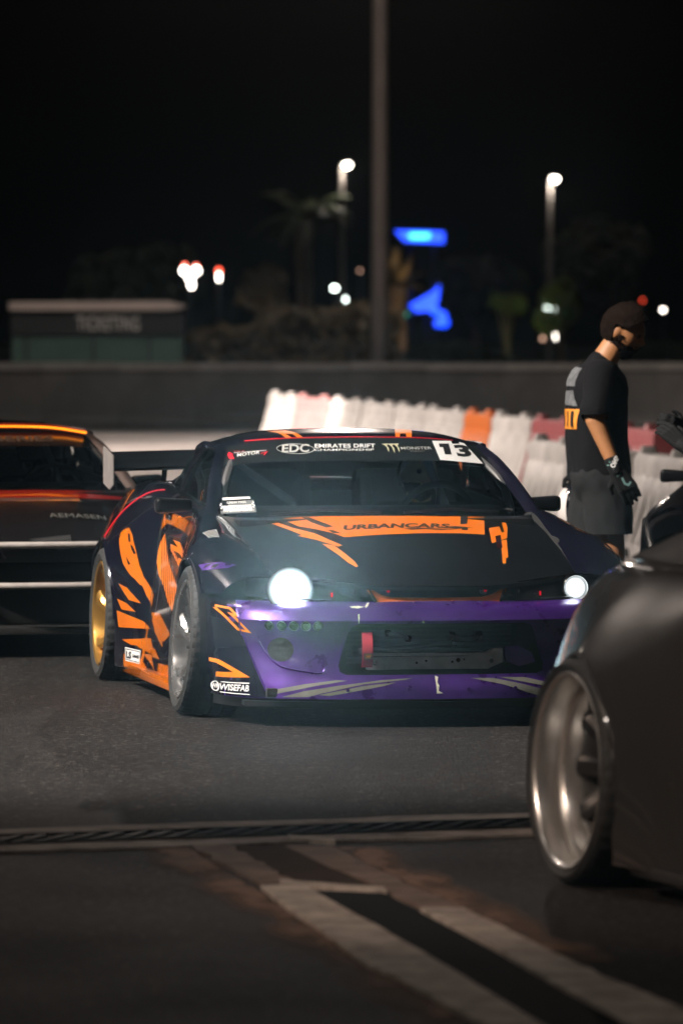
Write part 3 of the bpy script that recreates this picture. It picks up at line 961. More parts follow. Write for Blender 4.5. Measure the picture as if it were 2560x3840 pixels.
SIDE = [  # station y, then seven (half width, height) points from the bonnet or belt edge down to the sill
 (-.50, [(.645, .612), (.72, .612), (.80, .59), (.86, .54), (.885, .45), (.89, .30), (.88, .085)]),
 (-.20, [(.662, .685), (.74, .70), (.83, .695), (.905, .65), (.935, .55), (.935, .35), (.92, .085)]),
 (0.00, [(.672, .727), (.75, .750), (.845, .745), (.92, .69), (.95, .59), (.95, .40), (.93, .085)]),
 (.25, [(.683, .772), (.75, .789), (.83, .775), (.90, .705), (.93, .58), (.93, .38), (.91, .085)]),
 (.60, [(.70, .830), (.75, .84), (.80, .81), (.835, .72), (.85, .60), (.855, .40), (.86, .085)]),
 (1.10, [(.706, .872), (.735, .868), (.772, .82), (.80, .72), (.815, .60), (.832, .42), (.88, .085)]),
 (1.65, [(.700, .898), (.73, .893), (.775, .85), (.805, .75), (.822, .62), (.845, .43), (.89, .085)]),
 (2.00, [(.672, .918), (.72, .915), (.79, .86), (.86, .76), (.90, .64), (.92, .44), (.925, .085)]),
 (2.30, [(.645, .925), (.72, .922), (.825, .835), (.915, .715), (.965, .60), (.97, .42), (.955, .085)]),
 (2.525, [(.625, .925), (.72, .922), (.84, .825), (.93, .70), (.98, .585), (.98, .42), (.965, .085)]),
 (2.85, [(.60, .92), (.71, .918), (.82, .825), (.90, .70), (.955, .58), (.955, .42), (.94, .10)]),
 (3.20, [(.56, .90), (.68, .90), (.78, .82), (.84, .70), (.87, .56), (.87, .42), (.85, .20)]),
 (3.50, [(.45, .86), (.56, .86), (.66, .80), (.72, .68), (.74, .55), (.73, .42), (.70, .25)]),
]
HOOD = [
 [(0, -.805, .578), (.25, -.795, .579), (.42, -.715, .594), (.56, -.625, .606), (.640, -.545, .607)],
 [(0, -.45, .672), (.25, -.45, .668), (.44, -.42, .657), (.58, -.38, .648), (.655, -.33, .650)],
 [(0, .0, .768), (.25, .0, .762), (.45, .0, .744), (.60, .0, .727), (.667, .0, .724)],
 [(0, .42, .835), (.25, .45, .833), (.45, .50, .826), (.62, .58, .822), (.694, .615, .828)],
]
BUMP_LV = [(.515, -.80), (.490, -.865), (.445, -.905), (.425, -.905), (.33, -.88), (.225, -.905), (.165, -.935), (.118, -.945)]
BUMP_PL = [(0, 0), (.25, .010), (.5, .055), (.68, .135), (.80, .245), (.872, .385), (.902, .545)]
WIND_B = [(0, .40, .832), (.25, .425, .834), (.48, .52, .832), (.692, .685, .826)]
WIND_M = [(0, .76, .995), (.22, .785, .994), (.43, .85, .990), (.632, .965, .978)]
WIND_T = [(0, 1.13, 1.152), (.20, 1.14, 1.150), (.38, 1.175, 1.143), (.568, 1.25, 1.114)]

def tyre(parent, rad, w, rim_r, nblk=46, sidewall=True):
    """tyre with real shoulder grooves; axis along x, outer side at -x"""
    bm = bmesh.new()
    seg = nblk * 4
    h = w / 2
    prof = [(-h * .80, rim_r - .004), (-h * .93, rim_r + .012), (-h * 1.0, (rad + rim_r) / 2 + .004), (-h * .985, rad - .028), (-h * .93, rad - .011), (-h * .82, rad - .003),
            (-h * .50, rad), (-h * .47, rad - .006), (-h * .41, rad - .006), (-h * .38, rad), (-.012, rad + .001), (-.008, rad - .008), (.008, rad - .008), (.012, rad + .001),
            (h * .38, rad), (h * .41, rad - .008), (h * .47, rad - .008), (h * .50, rad), (h * .82, rad - .003), (h * .93, rad - .011), (h * .985, rad - .028), (h * 1.0, (rad + rim_r) / 2 + .004), (h * .93, rim_r + .012), (h * .80, rim_r - .004)]
    def fn(j, k, r):
        a = prof[j][0]
        if r > rad - .02:
            ph = (k + (2 if a > 0 else 0) + int(a / w * 5)) % 4
            if ph == 0 and (abs(a) > h * .5 - 1e-6 or .012 < abs(a) < h * .4):
                return r - .0035
        return r
    add_lathe(bm, prof, seg, 'x', fn=fn)
    return obj('tyre', bm, M_rubber, parent, angle=25)

def rim(parent, r, w, m, spokes, dish, style='twist', hubm=None, lipm=None):
    """rim with barrel, lip, spokes and hub; outer face at -x"""
    h = w / 2
    bm = bmesh.new()
    prof = [(-h, r + .006), (-h - .004, r), (-h + .002, r - .012), (-h + .02, r - .018), (-h + .05, r - .024), (h * .3, r - .045), (h, r - .03), (h, r + .004), (h * .3, r - .035), (-h + .05, r - .012), (-h + .015, r + .002)]
    if style == 'split':    # deep stepped lip
        prof = [(-h, r + .006), (-h - .004, r), (-h + .002, r - .010), (-h + .008, r - .014), (-h + .078, r - .020), (-h + .080, r - .046), (-h + .085, r - .050), (-h + .155, r - .058), (h * .9, r - .05), (h, r + .004), (-h + .015, r + .002)]
    add_lathe(bm, prof, 64, 'x', close=True)
    rm = obj('rim', bm, lipm or m, parent)
    xs = -h + .02; xh = -h + dish; r_end = r - .03
    if style == 'split': xs, r_end = -h + .125, r - .064
    for k in range(spokes):
        bm = bmesh.new()
        a0 = 2 * math.pi * k / spokes
        rows = []
        n = 9
        for i in range(n + 1):
            t = i / n
            rr = .055 + (r_end - .055) * t
            x = xh + (xs - xh) * t ** 1.6
            tw = (.30 if style == 'twist' else 0.0) * (t * t)
            wd = (.042 - .016 * math.sin(math.pi * t)) if style == 'twist' else (.024 + .008 * t)
            a = a0 + tw
            c, s = math.cos(a), math.sin(a)
            def P(off, dx): return Vector((x + dx, rr * c - off * s, rr * s + off * c))
            rows.append([bm.verts.new(P(-wd, .004)), bm.verts.new(P(-wd * .55, -.010)), bm.verts.new(P(wd * .55, -.010)), bm.verts.new(P(wd, .004)), bm.verts.new(P(wd * .8, .035)), bm.verts.new(P(-wd * .8, .035))])
        for i in range(n):
            for q in range(6):
                bm.faces.new((rows[i][q], rows[i][(q + 1) % 6], rows[i + 1][(q + 1) % 6], rows[i + 1][q]))
        cap(bm, rows[0]); cap(bm, rows[-1][::-1])
        obj('spoke', bm, m, rm)
    bm = bmesh.new()
    R0 = add_lathe(bm, [(xh + .05, .085), (xh - .004, .085), (xh - .012, .07), (xh - .012, .036), (xh + .005, .032)], 28, 'x')
    cap(bm, R0[-1]); obj('hub', bm, m, rm)
    for k in range(5):
        bm = bmesh.new(); a = 2 * math.pi * (k + .5) / 5
        add_tube(bm, [(xh + .01, .057 * math.cos(a), .057 * math.sin(a)), (xh - .03, .057 * math.cos(a), .057 * math.sin(a))], .0095, 6); obj('lug_nut', bm, hubm or M_steel, rm)
    bm = bmesh.new(); Rr = add_lathe(bm, [(xh + .075, .16), (xh + .075, .09), (xh + .105, .09), (xh + .105, .16)], 36, 'x', close=True); obj('brake_disc', bm, M_steel, rm)
    return rm

def wheel(car, lx, ly, rad, w, rim_r, m, camber, spokes, dish, steer=0, style='twist', lipm=None, hubm=None):
    side = -1 if lx < 0 else 1
    wh = empty('wheel', (lx, ly, rad - .004), parent=car)
    wh.rotation_euler = (0, R(camber) * -side * 1.0, R(steer) + (0 if side < 0 else math.pi))
    if side > 0: wh.rotation_euler = (0, R(-camber) , R(steer) + math.pi)
    else: wh.rotation_euler = (0, R(camber), R(steer))
    if ('t', rad, w, rim_r) in bar_src: share('tyre', bar_src[('t', rad, w, rim_r)], wh)
    else: bar_src[('t', rad, w, rim_r)] = tyre(wh, rad, w, rim_r)
    rim(wh, rim_r, w * .92, m, spokes, dish, style, hubm, lipm)
    return wh

def make_coupe(name, label, loc, yaw, P, scale=1.0):
    """P: materials and options. Local x: to the picture's right, y: rearwards from the front axle, z up."""
    car = empty(name, loc, yaw, scale)
    tag(car, label, 'car')
    out = {'car': car}
    body, hoodm, bumpm = P['body'], P.get('hood', P['body']), P.get('bumper', P['body'])
    glass, glass2 = P.get('glass', M_glass), P.get('glass2', M_glass2)
    WR = P.get('arch', .348)
    panels = []
    hk, tt = P.get('haunch', 0), P.get('taper', 0)
    def sx_(x, y, z):
        if y > 1.8: x -= hk * max(0, z - .62) * min(1, (y - 1.8) / .4)
        if y > 2.525: x *= 1 - tt * (y - 2.525)
        return x
    side_grid = dense([[(sx_(x, y, z), y, z) for x, z in pts] for y, pts in SIDE], 6, 4)
    def rowat(k): return k * 6
    for flip in (True, False):
        for nm, a, b in (('fender', 0, 4), ('door', 4, 6), ('rear_quarter', 6, 12)):
            g = [[p.copy() for p in side_grid[i]] for i in range(rowat(a), rowat(b) + 1)]
            for p in g[0]: p.y += .004
            for p in g[-1]: p.y -= .004
            bm = bmesh.new(); add_grid(bm, g, flip)
            if nm == 'fender':
                cut_poly(bm, circle2(0, .315, WR, 30), (1, 2))
                cut_poly(bm, [(-.9, .0), (-.30, .0), (-.30, .535), (-.9, .535)], (1, 2))
                cut_poly(bm, [(-.33, .0), (.33, .0), (.33, .3), (-.33, .3)], (1, 2))
            if nm == 'rear_quarter':
                cut_poly(bm, circle2(2.525, .315, WR, 30), (1, 2))
                cut_poly(bm, [(2.195, .0), (2.855, .0), (2.855, .3), (2.195, .3)], (1, 2))
            o = obj(nm, bm, body, car, angle=50); panels.append(o)
            if flip: out[nm] = o
            if nm == 'fender' or nm == 'rear_quarter':
                # rolled lip round the wheel arch
                cy = 0 if nm == 'fender' else 2.525
                pts = []
                bv = bvh_of([o])
                for k in range(33):
                    t = R(-2) + R(184) * k / 32
                    yy, zz = cy + (WR + .004) * math.cos(t), .315 + (WR + .004) * math.sin(t)
                    sx = -1 if flip else 1
                    hit = bv.ray_cast(Vector((3 * sx, yy, zz)), Vector((-sx, 0, 0)))[0]
                    if hit: pts.append(hit + Vector((sx * .001, 0, 0)))
                if len(pts) > 3:
                    bm = bmesh.new(); add_tube(bm, pts, .007, 6); obj('arch_lip', bm, body, o)
        # dark inner shell behind the panels
        g = [[Vector((p.x - .035, p.y, p.z - .012)) for p in r] for r in side_grid[4:-4]]
        bm = bmesh.new(); add_grid(bm, g, flip)
        for cy in (0, 2.525):
            cut_poly(bm, circle2(cy, .315, WR + .012, 24), (1, 2))
            cut_poly(bm, [(cy - .34, 0), (cy + .34, 0), (cy + .34, .3), (cy - .34, .3)], (1, 2))
        cut_poly(bm, [(-.9, .0), (-.28, .0), (-.28, .55), (-.9, .55)], (1, 2))
        obj('inner_shell', bm, M_void, car)
        # wheel housings
        for cy in (0, 2.525):
            bm = bmesh.new(); sx = -1 if flip else 1
            ring = []
            for xx in (.93, .50):
                ring.append([bm.verts.new((sx * xx, cy + (WR + .012) * math.cos(R(-20) + R(220) * k / 20), .315 + (WR + .012) * math.sin(R(-20) + R(220) * k / 20))) for k in range(21)])
            for k in range(20): bm.faces.new((ring[0][k], ring[0][k + 1], ring[1][k + 1], ring[1][k]))
            bm.faces.new(ring[1])
            obj('wheel_housing', bm, M_void, car)
    # bonnet
    bm = bmesh.new(); add_grid(bm, dense(mirror_ctrl(HOOD), 8, 5)); thicken(bm, .018)
    hood = obj('bonnet', bm, hoodm, car, angle=50); panels.append(hood); out['bonnet'] = hood
    bm = bmesh.new(); add_box(bm, (0, .52, .78), (1.3, .30, .08), .02); obj('cowl', bm, M_black, car)
    # floor pan and engine bay
    bm = bmesh.new(); add_box(bm, (0, 1.25, .14), (1.44, 4.1, .04), .01); obj('floor_pan', bm, M_void, car)
    bm = bmesh.new(); add_box(bm, (0, -.28, .34), (.98, .62, .36), .02); obj('engine_block', bm, M_void, car)
    # front bumper
    if P.get('front', 'bumper') == 'bumper':
        ctrl = []
        for z, y0 in BUMP_LV:
            k = 0.0 if z > .46 else (1 if z < .4 else .5)
            ctrl.append([(x * (1 - .015 * (z < .2)), y0 + dy * (1.0 if z > .2 else 1.02), z) for x, dy in BUMP_PL])
        bm = bmesh.new(); add_grid(bm, dense(mirror_ctrl(ctrl), 5, 6))
        op = [(-.345, .427), (.345, .427), (.378, .415), (.392, .385), (.43, .255), (.425, .228), (.40, .217), (-.40, .217), (-.425, .228), (-.43, .255), (-.392, .385), (-.378, .415)]
        if P.get('opening', True): cut_poly(bm, op, (0, 2))
        for f in bm.faces: f.material_index = 1 if abs(f.calc_center_median().x) > .855 else 0
        out['bumper'] = obj('front_bumper', bm, [bumpm, body], car, angle=50); panels.append(out['bumper'])
        bm = bmesh.new(); add_grid(bm, [[Vector((p[0] * .97, p[1] + .03, p[2])) for p in r] for r in dense(mirror_ctrl([[(x, -.92 + dy, .075) for x, dy in BUMP_PL], [(x, -.94 + dy, .118) for x, dy in BUMP_PL]]), 2, 6)])
        obj('undertray_lip', bm, M_black, car)
        bm = bmesh.new(); poly_prism(bm, [(-.80, -.72, .085), (-.5, -.86, .085), (0, -.92, .085), (.5, -.86, .085), (.80, -.72, .085), (.78, -.2, .085), (-.78, -.2, .085)], (0, 0, .02)); obj('undertray', bm, M_black, car)
        bm = bmesh.new(); add_box(bm, (0, -.56, .33), (1.5, .02, .38), .005); obj('radiator_back', bm, M_void, car)
    # nose panel between bonnet edge and bumper
    bm = bmesh.new(); add_box(bm, (0, -.70, .54), (.62, .02, .10), .004); obj('nose_recess', bm, M_black, car)
    # headlamps
    for flip in (True, False):
        sx = -1 if flip else 1
        top = [(.285, -.765, .562), (.35, -.742, .586), (.45, -.695, .598), (.56, -.628, .606), (.665, -.548, .608), (.745, -.475, .604)]
        bot = [(.262, -.80, .512), (.34, -.79, .514), (.46, -.765, .516), (.58, -.715, .518), (.68, -.64, .522), (.765, -.555, .530)]
        mid = [(a[0] / 2 + b[0] / 2, a[1] / 2 + b[1] / 2 - .008, a[2] / 2 + b[2] / 2) for a, b in zip(top, bot)]
        g = dense([[(x, y + .035, z) for x, y, z in top], [(x * .99 + .004, y + .05, z) for x, y, z in mid], [(x, y + .035, z) for x, y, z in bot]], 4, 4)
        bm = bmesh.new(); add_grid(bm, g, flip); hl = obj('headlamp', bm, M_gloss, car)
        out['headlamp' + ('L' if flip else 'R')] = hl
        bm = bmesh.new(); add_grid(bm, dense([top, mid, bot], 4, 4), flip); obj('lamp_cover', bm, M_clear, hl)
        bm = bmesh.new(); add_tube(bm, [(sx * x, y, z) for x, y, z in (bot[0], mid[0], *[p for p in top])], .006, 6); obj('lamp_seal', bm, M_gloss, hl)
    # glasshouse
    wg = dense(mirror_ctrl([WIND_B, WIND_M, WIND_T]), 8, 5)
    bm = bmesh.new(); add_grid(bm, wg); ws = obj('windscreen', bm, glass, car); out['windscreen'] = ws
    wo = [[p + Vector((0, -.0035, .0055)) for p in r] for r in wg]
    if P.get('banner'):
        bm = bmesh.new(); add_grid(bm, [[q.copy() for q in r] for r in wo[11:]]); out['banner'] = obj('sun_strip', bm, P['banner'], ws)
    for sx in (-1, 1):
        inn = [wg[i][-1] for i in range(0, len(wg), 4)]
        outp = [(.748, .70, .846), (.741, .735, .865), (.692, .95, .985), (.644, 1.12, 1.072), (.614, 1.27, 1.108)]
        rows = []
        n = len(inn)
        oc = catmull([Vector(p) for p in outp], 4)
        oc = [oc[int(i * (len(oc) - 1) / (n - 1))] for i in range(n)]
        ctrl = [[a + Vector((-.008, 0, 0)), (a + b) / 2 + Vector((.008, -.012, .012)), b] for a, b in zip(inn, oc)]
        bm = bmesh.new(); add_grid(bm, dense(ctrl, 3, 4), sx < 0); thicken(bm, .012); panels.append(obj('front_pillar', bm, body, car))
    # roof
    roof = [WIND_T,
            [(0, 1.30, 1.182), (.22, 1.31, 1.179), (.42, 1.33, 1.165), (.600, 1.36, 1.124)],
            [(0, 1.60, 1.194), (.22, 1.60, 1.190), (.42, 1.60, 1.174), (.598, 1.60, 1.130)],
            [(0, 1.90, 1.180), (.22, 1.90, 1.176), (.41, 1.90, 1.160), (.588, 1.90, 1.108)],
            [(0, 2.12, 1.145), (.22, 2.11, 1.140), (.40, 2.09, 1.122), (.570, 2.06, 1.070)]]
    bm = bmesh.new(); add_grid(bm, dense(mirror_ctrl(roof), 6, 5)); thicken(bm, .014)
    out['roof'] = obj('roof', bm, P.get('roof', body), car, angle=50); panels.append(out['roof'])
    # rear glass, deck, tail
    rg = [roof[-1], [(0, 2.45, 1.04), (.2, 2.44, 1.037), (.38, 2.42, 1.02), (.56, 2.38, .985)], [(0, 2.74, .945), (.2, 2.73, .943), (.40, 2.70, .938), (.595, 2.62, .93)]]
    bm = bmesh.new(); add_grid(bm, dense(mirror_ctrl(rg), 4, 4)); obj('rear_window', bm, glass2, car)
    deck = [[(0, 2.74, .942), (.2, 2.73, .94), (.40, 2.70, .935), (.60, 2.62, .925)], [(0, 3.1, .935), (.2, 3.1, .934), (.40, 3.08, .928), (.60, 3.0, .918)], [(0, 3.50, .915), (.2, 3.49, .914), (.34, 3.48, .90), (.46, 3.47, .872)]]
    bm = bmesh.new(); add_grid(bm, dense(mirror_ctrl(deck), 4, 4)); thicken(bm, .012); obj('boot_lid', bm, body, car)
    tail = [[(0, 3.50, .912), (.24, 3.50, .905), (.45, 3.49, .865)], [(0, 3.56, .80), (.36, 3.55, .80), (.66, 3.50, .80)], [(0, 3.60, .55), (.40, 3.58, .55), (.73, 3.50, .55)], [(0, 3.56, .27), (.38, 3.54, .27), (.70, 3.48, .27)]]
    bm = bmesh.new(); add_grid(bm, dense(mirror_ctrl(tail), 4, 5)); tl = obj('rear_bumper', bm, body, car)
    for sx in (-1, 1):
        bm = bmesh.new(); add_box(bm, (sx * .48, 3.548, .735), (.30, .03, .11), .012, Matrix.Rotation(R(sx * 6), 3, 'Z')); obj('tail_lamp', bm, mat('tail_red', (.30, .01, .012), .15, 0, 1), tl)
    # side windows, rear pillars
    for sx in (-1, 1):
        lo = [(.728, .80, .862), (.722, 1.10, .880), (.716, 1.60, .904), (.690, 2.02, .920)]
        hi = [(.712, .86, .915), (.626, 1.20, 1.078), (.612, 1.60, 1.108), (.600, 1.90, 1.080)]
        mi = [((a[0] + b[0]) / 2 + .012, (a[1] + b[1]) / 2, (a[2] + b[2]) / 2) for a, b in zip(lo, hi)]
        bm = bmesh.new(); add_grid(bm, dense([lo, mi, hi], 4, 6), sx < 0); sg = obj('side_window', bm, glass2, car)
        rail = [(.604, 1.27, 1.112), (.610, 1.45, 1.118), (.608, 1.65, 1.118), (.594, 1.90, 1.096), (.572, 2.06, 1.066)]
        bm = bmesh.new(); add_tube(bm, [(sx * a, b, c) for a, b, c in rail], .018, 8); obj('roof_rail', bm, body, car)
        bm = bmesh.new(); add_tube(bm, [(sx * a, b, c) for a, b, c in [(.716, 1.62, .90), (.67, 1.60, 1.01), (.610, 1.58, 1.11)]], .020, 6); obj('door_pillar', bm, M_gloss, car)
        bm = bmesh.new(); add_tube(bm, [(sx * a, b, c) for a, b, c in [(.742, .72, .852), (.735, 1.1, .876), (.728, 1.6, .90), (.70, 2.02, .918)]], .011, 6); obj('window_trim', bm, M_gloss, car)
        cp = [[(.600, 1.90, 1.092), (.575, 2.06, 1.072)], [(.650, 2.0, .99), (.568, 2.36, 1.0)], [(.690, 2.06, .922), (.615, 2.62, .93)]]
        bm = bmesh.new(); add_grid(bm, dense(cp, 5, 5), sx < 0); thicken(bm, .012); obj('rear_pillar', bm, body, car)
        # door mirror
        if P.get('mirrors', True):
            mr = empty('door_mirror', (P.get('mirror_x', (-.825, .825))[0 if sx < 0 else 1], .84, .868), parent=car)
            bm = bmesh.new(); add_box(bm, (0, 0, 0), (.165, .085, .070), .024, seg=4)
            for v in bm.verts:
                if v.co.x * sx < -.02: v.co.z *= .78; v.co.y *= .8
            obj('housing', bm, M_carbon, mr)
            bm = bmesh.new(); add_box(bm, (0, .043, 0), (.135, .006, .05), .002); obj('mirror_glass', bm, M_chrome, mr)
            bm = bmesh.new(); add_tube(bm, [(-sx * .07, 0, -.012), (-sx * .10, .0, -.03), (-sx * .115, .01, -.05)], .010, 8); obj('stalk', bm, M_black, mr)
        # door handle, shut line and skirt
        bm = bmesh.new(); add_tube(bm, [(sx * (q[0] + .0015), q[1], q[2]) for q in [Vector(p) for p in side_grid[rowat(6)][2:22]]], .0035, 5); obj('shut_line', bm, M_void, car)
        bm = bmesh.new(); add_box(bm, (sx * .792, 1.50, .80), (.012, .15, .035), .006); obj('door_handle', bm, M_gloss, car)
        bm = bmesh.new(); add_box(bm, (sx * .885, 1.26, .085), (.07, 1.75, .05), .015); obj('side_skirt', bm, P.get('skirt', body), car)
    # cabin
    bm = bmesh.new(); add_box(bm, (0, .83, .80), (1.26, .42, .12), .05); obj('dashboard', bm, M_interior, car)
    bm = bmesh.new(); add_box(bm, (0, 2.1, .62), (1.2, .04, .55), .01); obj('rear_bulkhead', bm, M_interior, car)
    for sx in (-.36, .36):
        st = empty('seat', (sx, 1.55, .25), parent=car)
        bm = bmesh.new(); add_box(bm, (0, 0, .10), (.46, .50, .14), .05); obj('cushion', bm, M_seat, st)
        bm = bmesh.new(); add_box(bm, (0, .30, .43), (.48, .12, .66), .05, Matrix.Rotation(R(-14), 3, 'X')); obj('backrest', bm, M_seat, st)
        for s2 in (-1, 1):
            bm = bmesh.new(); add_box(bm, (s2 * .22, .20, .62), (.06, .2, .18), .025, Matrix.Rotation(R(-14), 3, 'X')); obj('head_bolster', bm, M_seat, st)
    cage = [[(.60, .80, .30), (.645, .86, .86), (.545, 1.22, 1.08), (.53, 1.75, 1.095)], [(-.60, .80, .30), (-.645, .86, .86), (-.545, 1.22, 1.08), (-.53, 1.75, 1.095)],
            [(-.62, 1.75, .2), (-.60, 1.75, .85), (-.52, 1.75, 1.09), (.52, 1.75, 1.09), (.60, 1.75, .85), (.62, 1.75, .2)], [(-.545, 1.22, 1.085), (.545, 1.22, 1.085)],
            [(-.52, 1.75, 1.08), (.55, 1.78, .35)], [(.40, 1.03, .82), (.33, 1.22, 1.08)]]
    for c in cage:
        bm = bmesh.new(); add_tube(bm, catmull([Vector(p) for p in c], 5) if len(c) > 2 else c, .019, 8); obj('roll_cage_tube', bm, P.get('cage', M_cage), car)
    swh = empty('steering_wheel', (.36, 1.10, .80), parent=car); swh.rotation_euler = (R(-66 + 90), 0, 0)
    bm = bmesh.new(); add_tube(bm, [(.165 * math.cos(a), 0, .165 * math.sin(a)) for a in [k * math.pi / 16 for k in range(32)]], .016, 8, closed=True); obj('wheel_rim', bm, P.get('wheelm', M_black), swh)
    bm = bmesh.new(); add_tube(bm, [(0, -.0, 0), (0, -.18, 0)], .03, 8)
    for a in (0, 120, 240): add_tube(bm, [(0, 0, 0), (.16 * math.sin(R(a)), 0, .16 * math.cos(R(a)))], .011, 6)
    obj('wheel_spokes', bm, M_black, swh)
    # wing
    W = P.get('wing')
    if W:
        wg_ = empty('rear_wing', (0, 3.2, W['z']), parent=car)
        half = W['half']
        sec = [(-.15, -.012), (-.13, .010), (-.05, .030), (.06, .045), (.15, .062), (.15, .055), (.05, .018), (-.05, -.012), (-.13, -.026)]
        bm = bmesh.new()
        rows = [[bm.verts.new((x, y, z + .02 * (1 - abs(x) / half))) for y, z in sec] for x in (-half, -half * .5, 0, half * .5, half)]
        for i in range(4):
            for k in range(len(sec)): bm.faces.new((rows[i][k], rows[i][(k + 1) % len(sec)], rows[i + 1][(k + 1) % len(sec)], rows[i + 1][k]))
        bm.faces.new(rows[0][::-1]); bm.faces.new(rows[-1]); obj('blade', bm, W.get('mat', M_carbon), wg_, angle=60)
        for sx in (-1, 1):
            bm = bmesh.new(); poly_prism(bm, [(sx * half, -.17, .05), (sx * half, .17, .09), (sx * half, .17, -.09), (sx * half, -.05, -.115), (sx * half, -.17, -.09)], (sx * .006, 0, 0)); obj('end_plate', bm, W.get('plate', M_chrome2), wg_, False)
            bm = bmesh.new(); poly_prism(bm, [(sx * .56, -.06, -.005), (sx * .56, .05, .02), (sx * .56, .10, -.15), (sx * .56, .03, -.15)], (sx * .010, 0, 0)); obj('strut', bm, M_gloss, wg_, False)
    # wheels
    for lx, ly, w in P['wheels']:
        wheel(car, lx, ly, **w)
    out['panels'] = panels
    return out

# ---- the drift car in the middle
YAW = R(10)
HX, HY = .262, 24.35
hero_w_f = dict(rad=.318, w=.255, rim_r=.248, m=M_silver, camber=5.0, spokes=6, dish=.06)
hero_w_r = dict(rad=.312, w=.275, rim_r=.240, m=M_gold, camber=1.8, spokes=6, dish=.075, hubm=M_black)
H = make_coupe('drift_car', 'black, purple and orange wide drift car with lit headlamps facing the camera', (HX, HY, 0), YAW, dict(
    body=M_navy, hood=M_carbon, bumper=M_purple, skirt=M_orange2, banner=M_banner,
    wing=dict(z=.99, half=.835), mirror_x=(-.868, .785),
    wheels=[(-.838, 0, hero_w_f), (.838, 0, hero_w_f), (-.845, 2.525, hero_w_r), (.845, 2.525, hero_w_r)]))

# ---- print and trim on the drift car
car = H['car']
bv_hood = bvh_of([H['bonnet']]); bv_bump = bvh_of([H['bumper']]); bv_ws = bvh_of([H['windscreen']])
bv_side = bvh_of([H['fender'], H['door'], H['rear_quarter']]); bv_roof = bvh_of([H['roof']])
bv_fend = bvh_of([o for o in H['panels'] if o.name.startswith('fender')])
def stroke2(pts, w, closed=False):
    bm = bmesh.new()
    n = len(pts)
    P = [Vector((p[0], p[1])) for p in pts]
    L, Rr = [], []
    for i in range(n):
        a = P[i - 1] if (i > 0 or closed) else P[i]
        b = P[(i + 1) % n] if (i < n - 1 or closed) else P[i]
        d1 = (P[i] - a).normalized() if (P[i] - a).length > 1e-6 else (b - P[i]).normalized()
        d2 = (b - P[i]).normalized() if (b - P[i]).length > 1e-6 else d1
        nn = Vector((-(d1.y + d2.y), d1.x + d2.x))
        if nn.length < 1e-4: nn = Vector((-d1.y, d1.x))
        nn.normalize()
        k = w / 2 / max(.35, nn.dot(Vector((-d1.y, d1.x))))
        L.append(bm.verts.new((*(P[i] + nn * k), 0))); Rr.append(bm.verts.new((*(P[i] - nn * k), 0)))
    for i in range(n if closed else n - 1):
        j = (i + 1) % n
        bm.faces.new((L[i], L[j], Rr[j], Rr[i]))
    return bm
def mirr(pts): return [(-a, b) for a, b in pts]
def line3(pts, mode, bvh, r, name, m, parent, off=.0, n=6):
    P2 = catmull([Vector((p[0], p[1], 0)) for p in pts], n)
    out = []
    for p in P2:
        o, d = {'front': (Vector((p.x, -6, p.y)), Vector((0, 1, 0))), 'side': (Vector((-6, p.x, p.y)), Vector((1, 0, 0))), 'top': (Vector((p.x, p.y, 6)), Vector((0, 0, -1)))}[mode]
        h, nn, _, _ = bvh.ray_cast(o, d)
        if h is None: continue
        if nn.dot(d) > 0: nn = -nn
        out.append(h + nn * off)
    bm = bmesh.new(); add_tube(bm, out, r, 6)
    return obj(name, bm, m, parent)
HD, BU, WSO, RQ = H['bonnet'], H['bumper'], H['windscreen'], H['rear_quarter']
# bonnet
D1, D2, D3 = .0018, .0030, .0042
lay(poly2([(-.455, .451), (-.352, .442), (-.15, .395), (.033, .382), (.25, .40), (.448, .462), (.363, .03), (-.26, -.044), (-.3, .059), (-.353, .161), (-.409, .251)]), 'top', bv_hood, D1, 'bonnet_band', M_orange, HD)
lay(poly2([(-.365, .435), (-.335, .42), (-.270, .178), (-.303, .168), (-.342, .30)]), 'top', bv_hood, D2, 'band_slit', M_carbon, HD)
lay(poly2([(-.306, .115), (-.285, .102), (-.262, .036), (-.294, .043)]), 'top', bv_hood, D2, 'band_slit', M_carbon, HD)
lay(poly2([(-.535, .460), (-.503, .452), (-.437, .236), (-.369, .082), (-.331, -.065), (-.292, -.181), (-.315, -.192), (-.386, -.037), (-.446, .065), (-.425, .075), (-.460, .205)]), 'top', bv_hood, D1, 'bonnet_stripe', M_orange, HD)
lay(poly2([(-.372, -.120), (-.328, -.167), (-.303, -.335), (-.289, -.45), (-.287, -.525), (-.299, -.530), (-.318, -.457), (-.340, -.304)]), 'top', bv_hood, D1, 'bonnet_stripe', M_orange, HD)
t = text2('URBANCARS', .1, .28, .004, width=.475, height=.105)
for v in t.verts:
    v.co.y += .085 + v.co.x * .055; v.co.x += -.243 + v.co.y * .06
lay(t, 'top', bv_hood, D2, 'lettering', M_ink, HD)
for q in ([(.20, .13), (.26, .165), (.335, .156), (.30, .135), (.25, .105)], [(.02, .085), (.10, .10), (.20, .09), (.27, .10), (.18, .065), (.11, .078), (.05, .06)]):
    lay(poly2(q), 'top', bv_hood, D2 + .0002, 'brush_mark', M_ink, HD)
lay(poly2([(.337, .43), (.371, .442), (.329, .246), (.295, .223)]), 'top', bv_hood, D2, 'band_block', M_ink, HD)
lay(poly2([(.286, .148), (.312, .148), (.300, .09), (.275, .09)]), 'top', bv_hood, D2, 'band_block', M_ink, HD)
lay(poly2([(.413, .189), (.474, .259), (.455, .116), (.470, .131), (.523, .474), (.542, .482), (.508, .25), (.456, .002), (.361, -.135)]), 'top', bv_hood, D1, 'bonnet_mark', M_orange, HD)
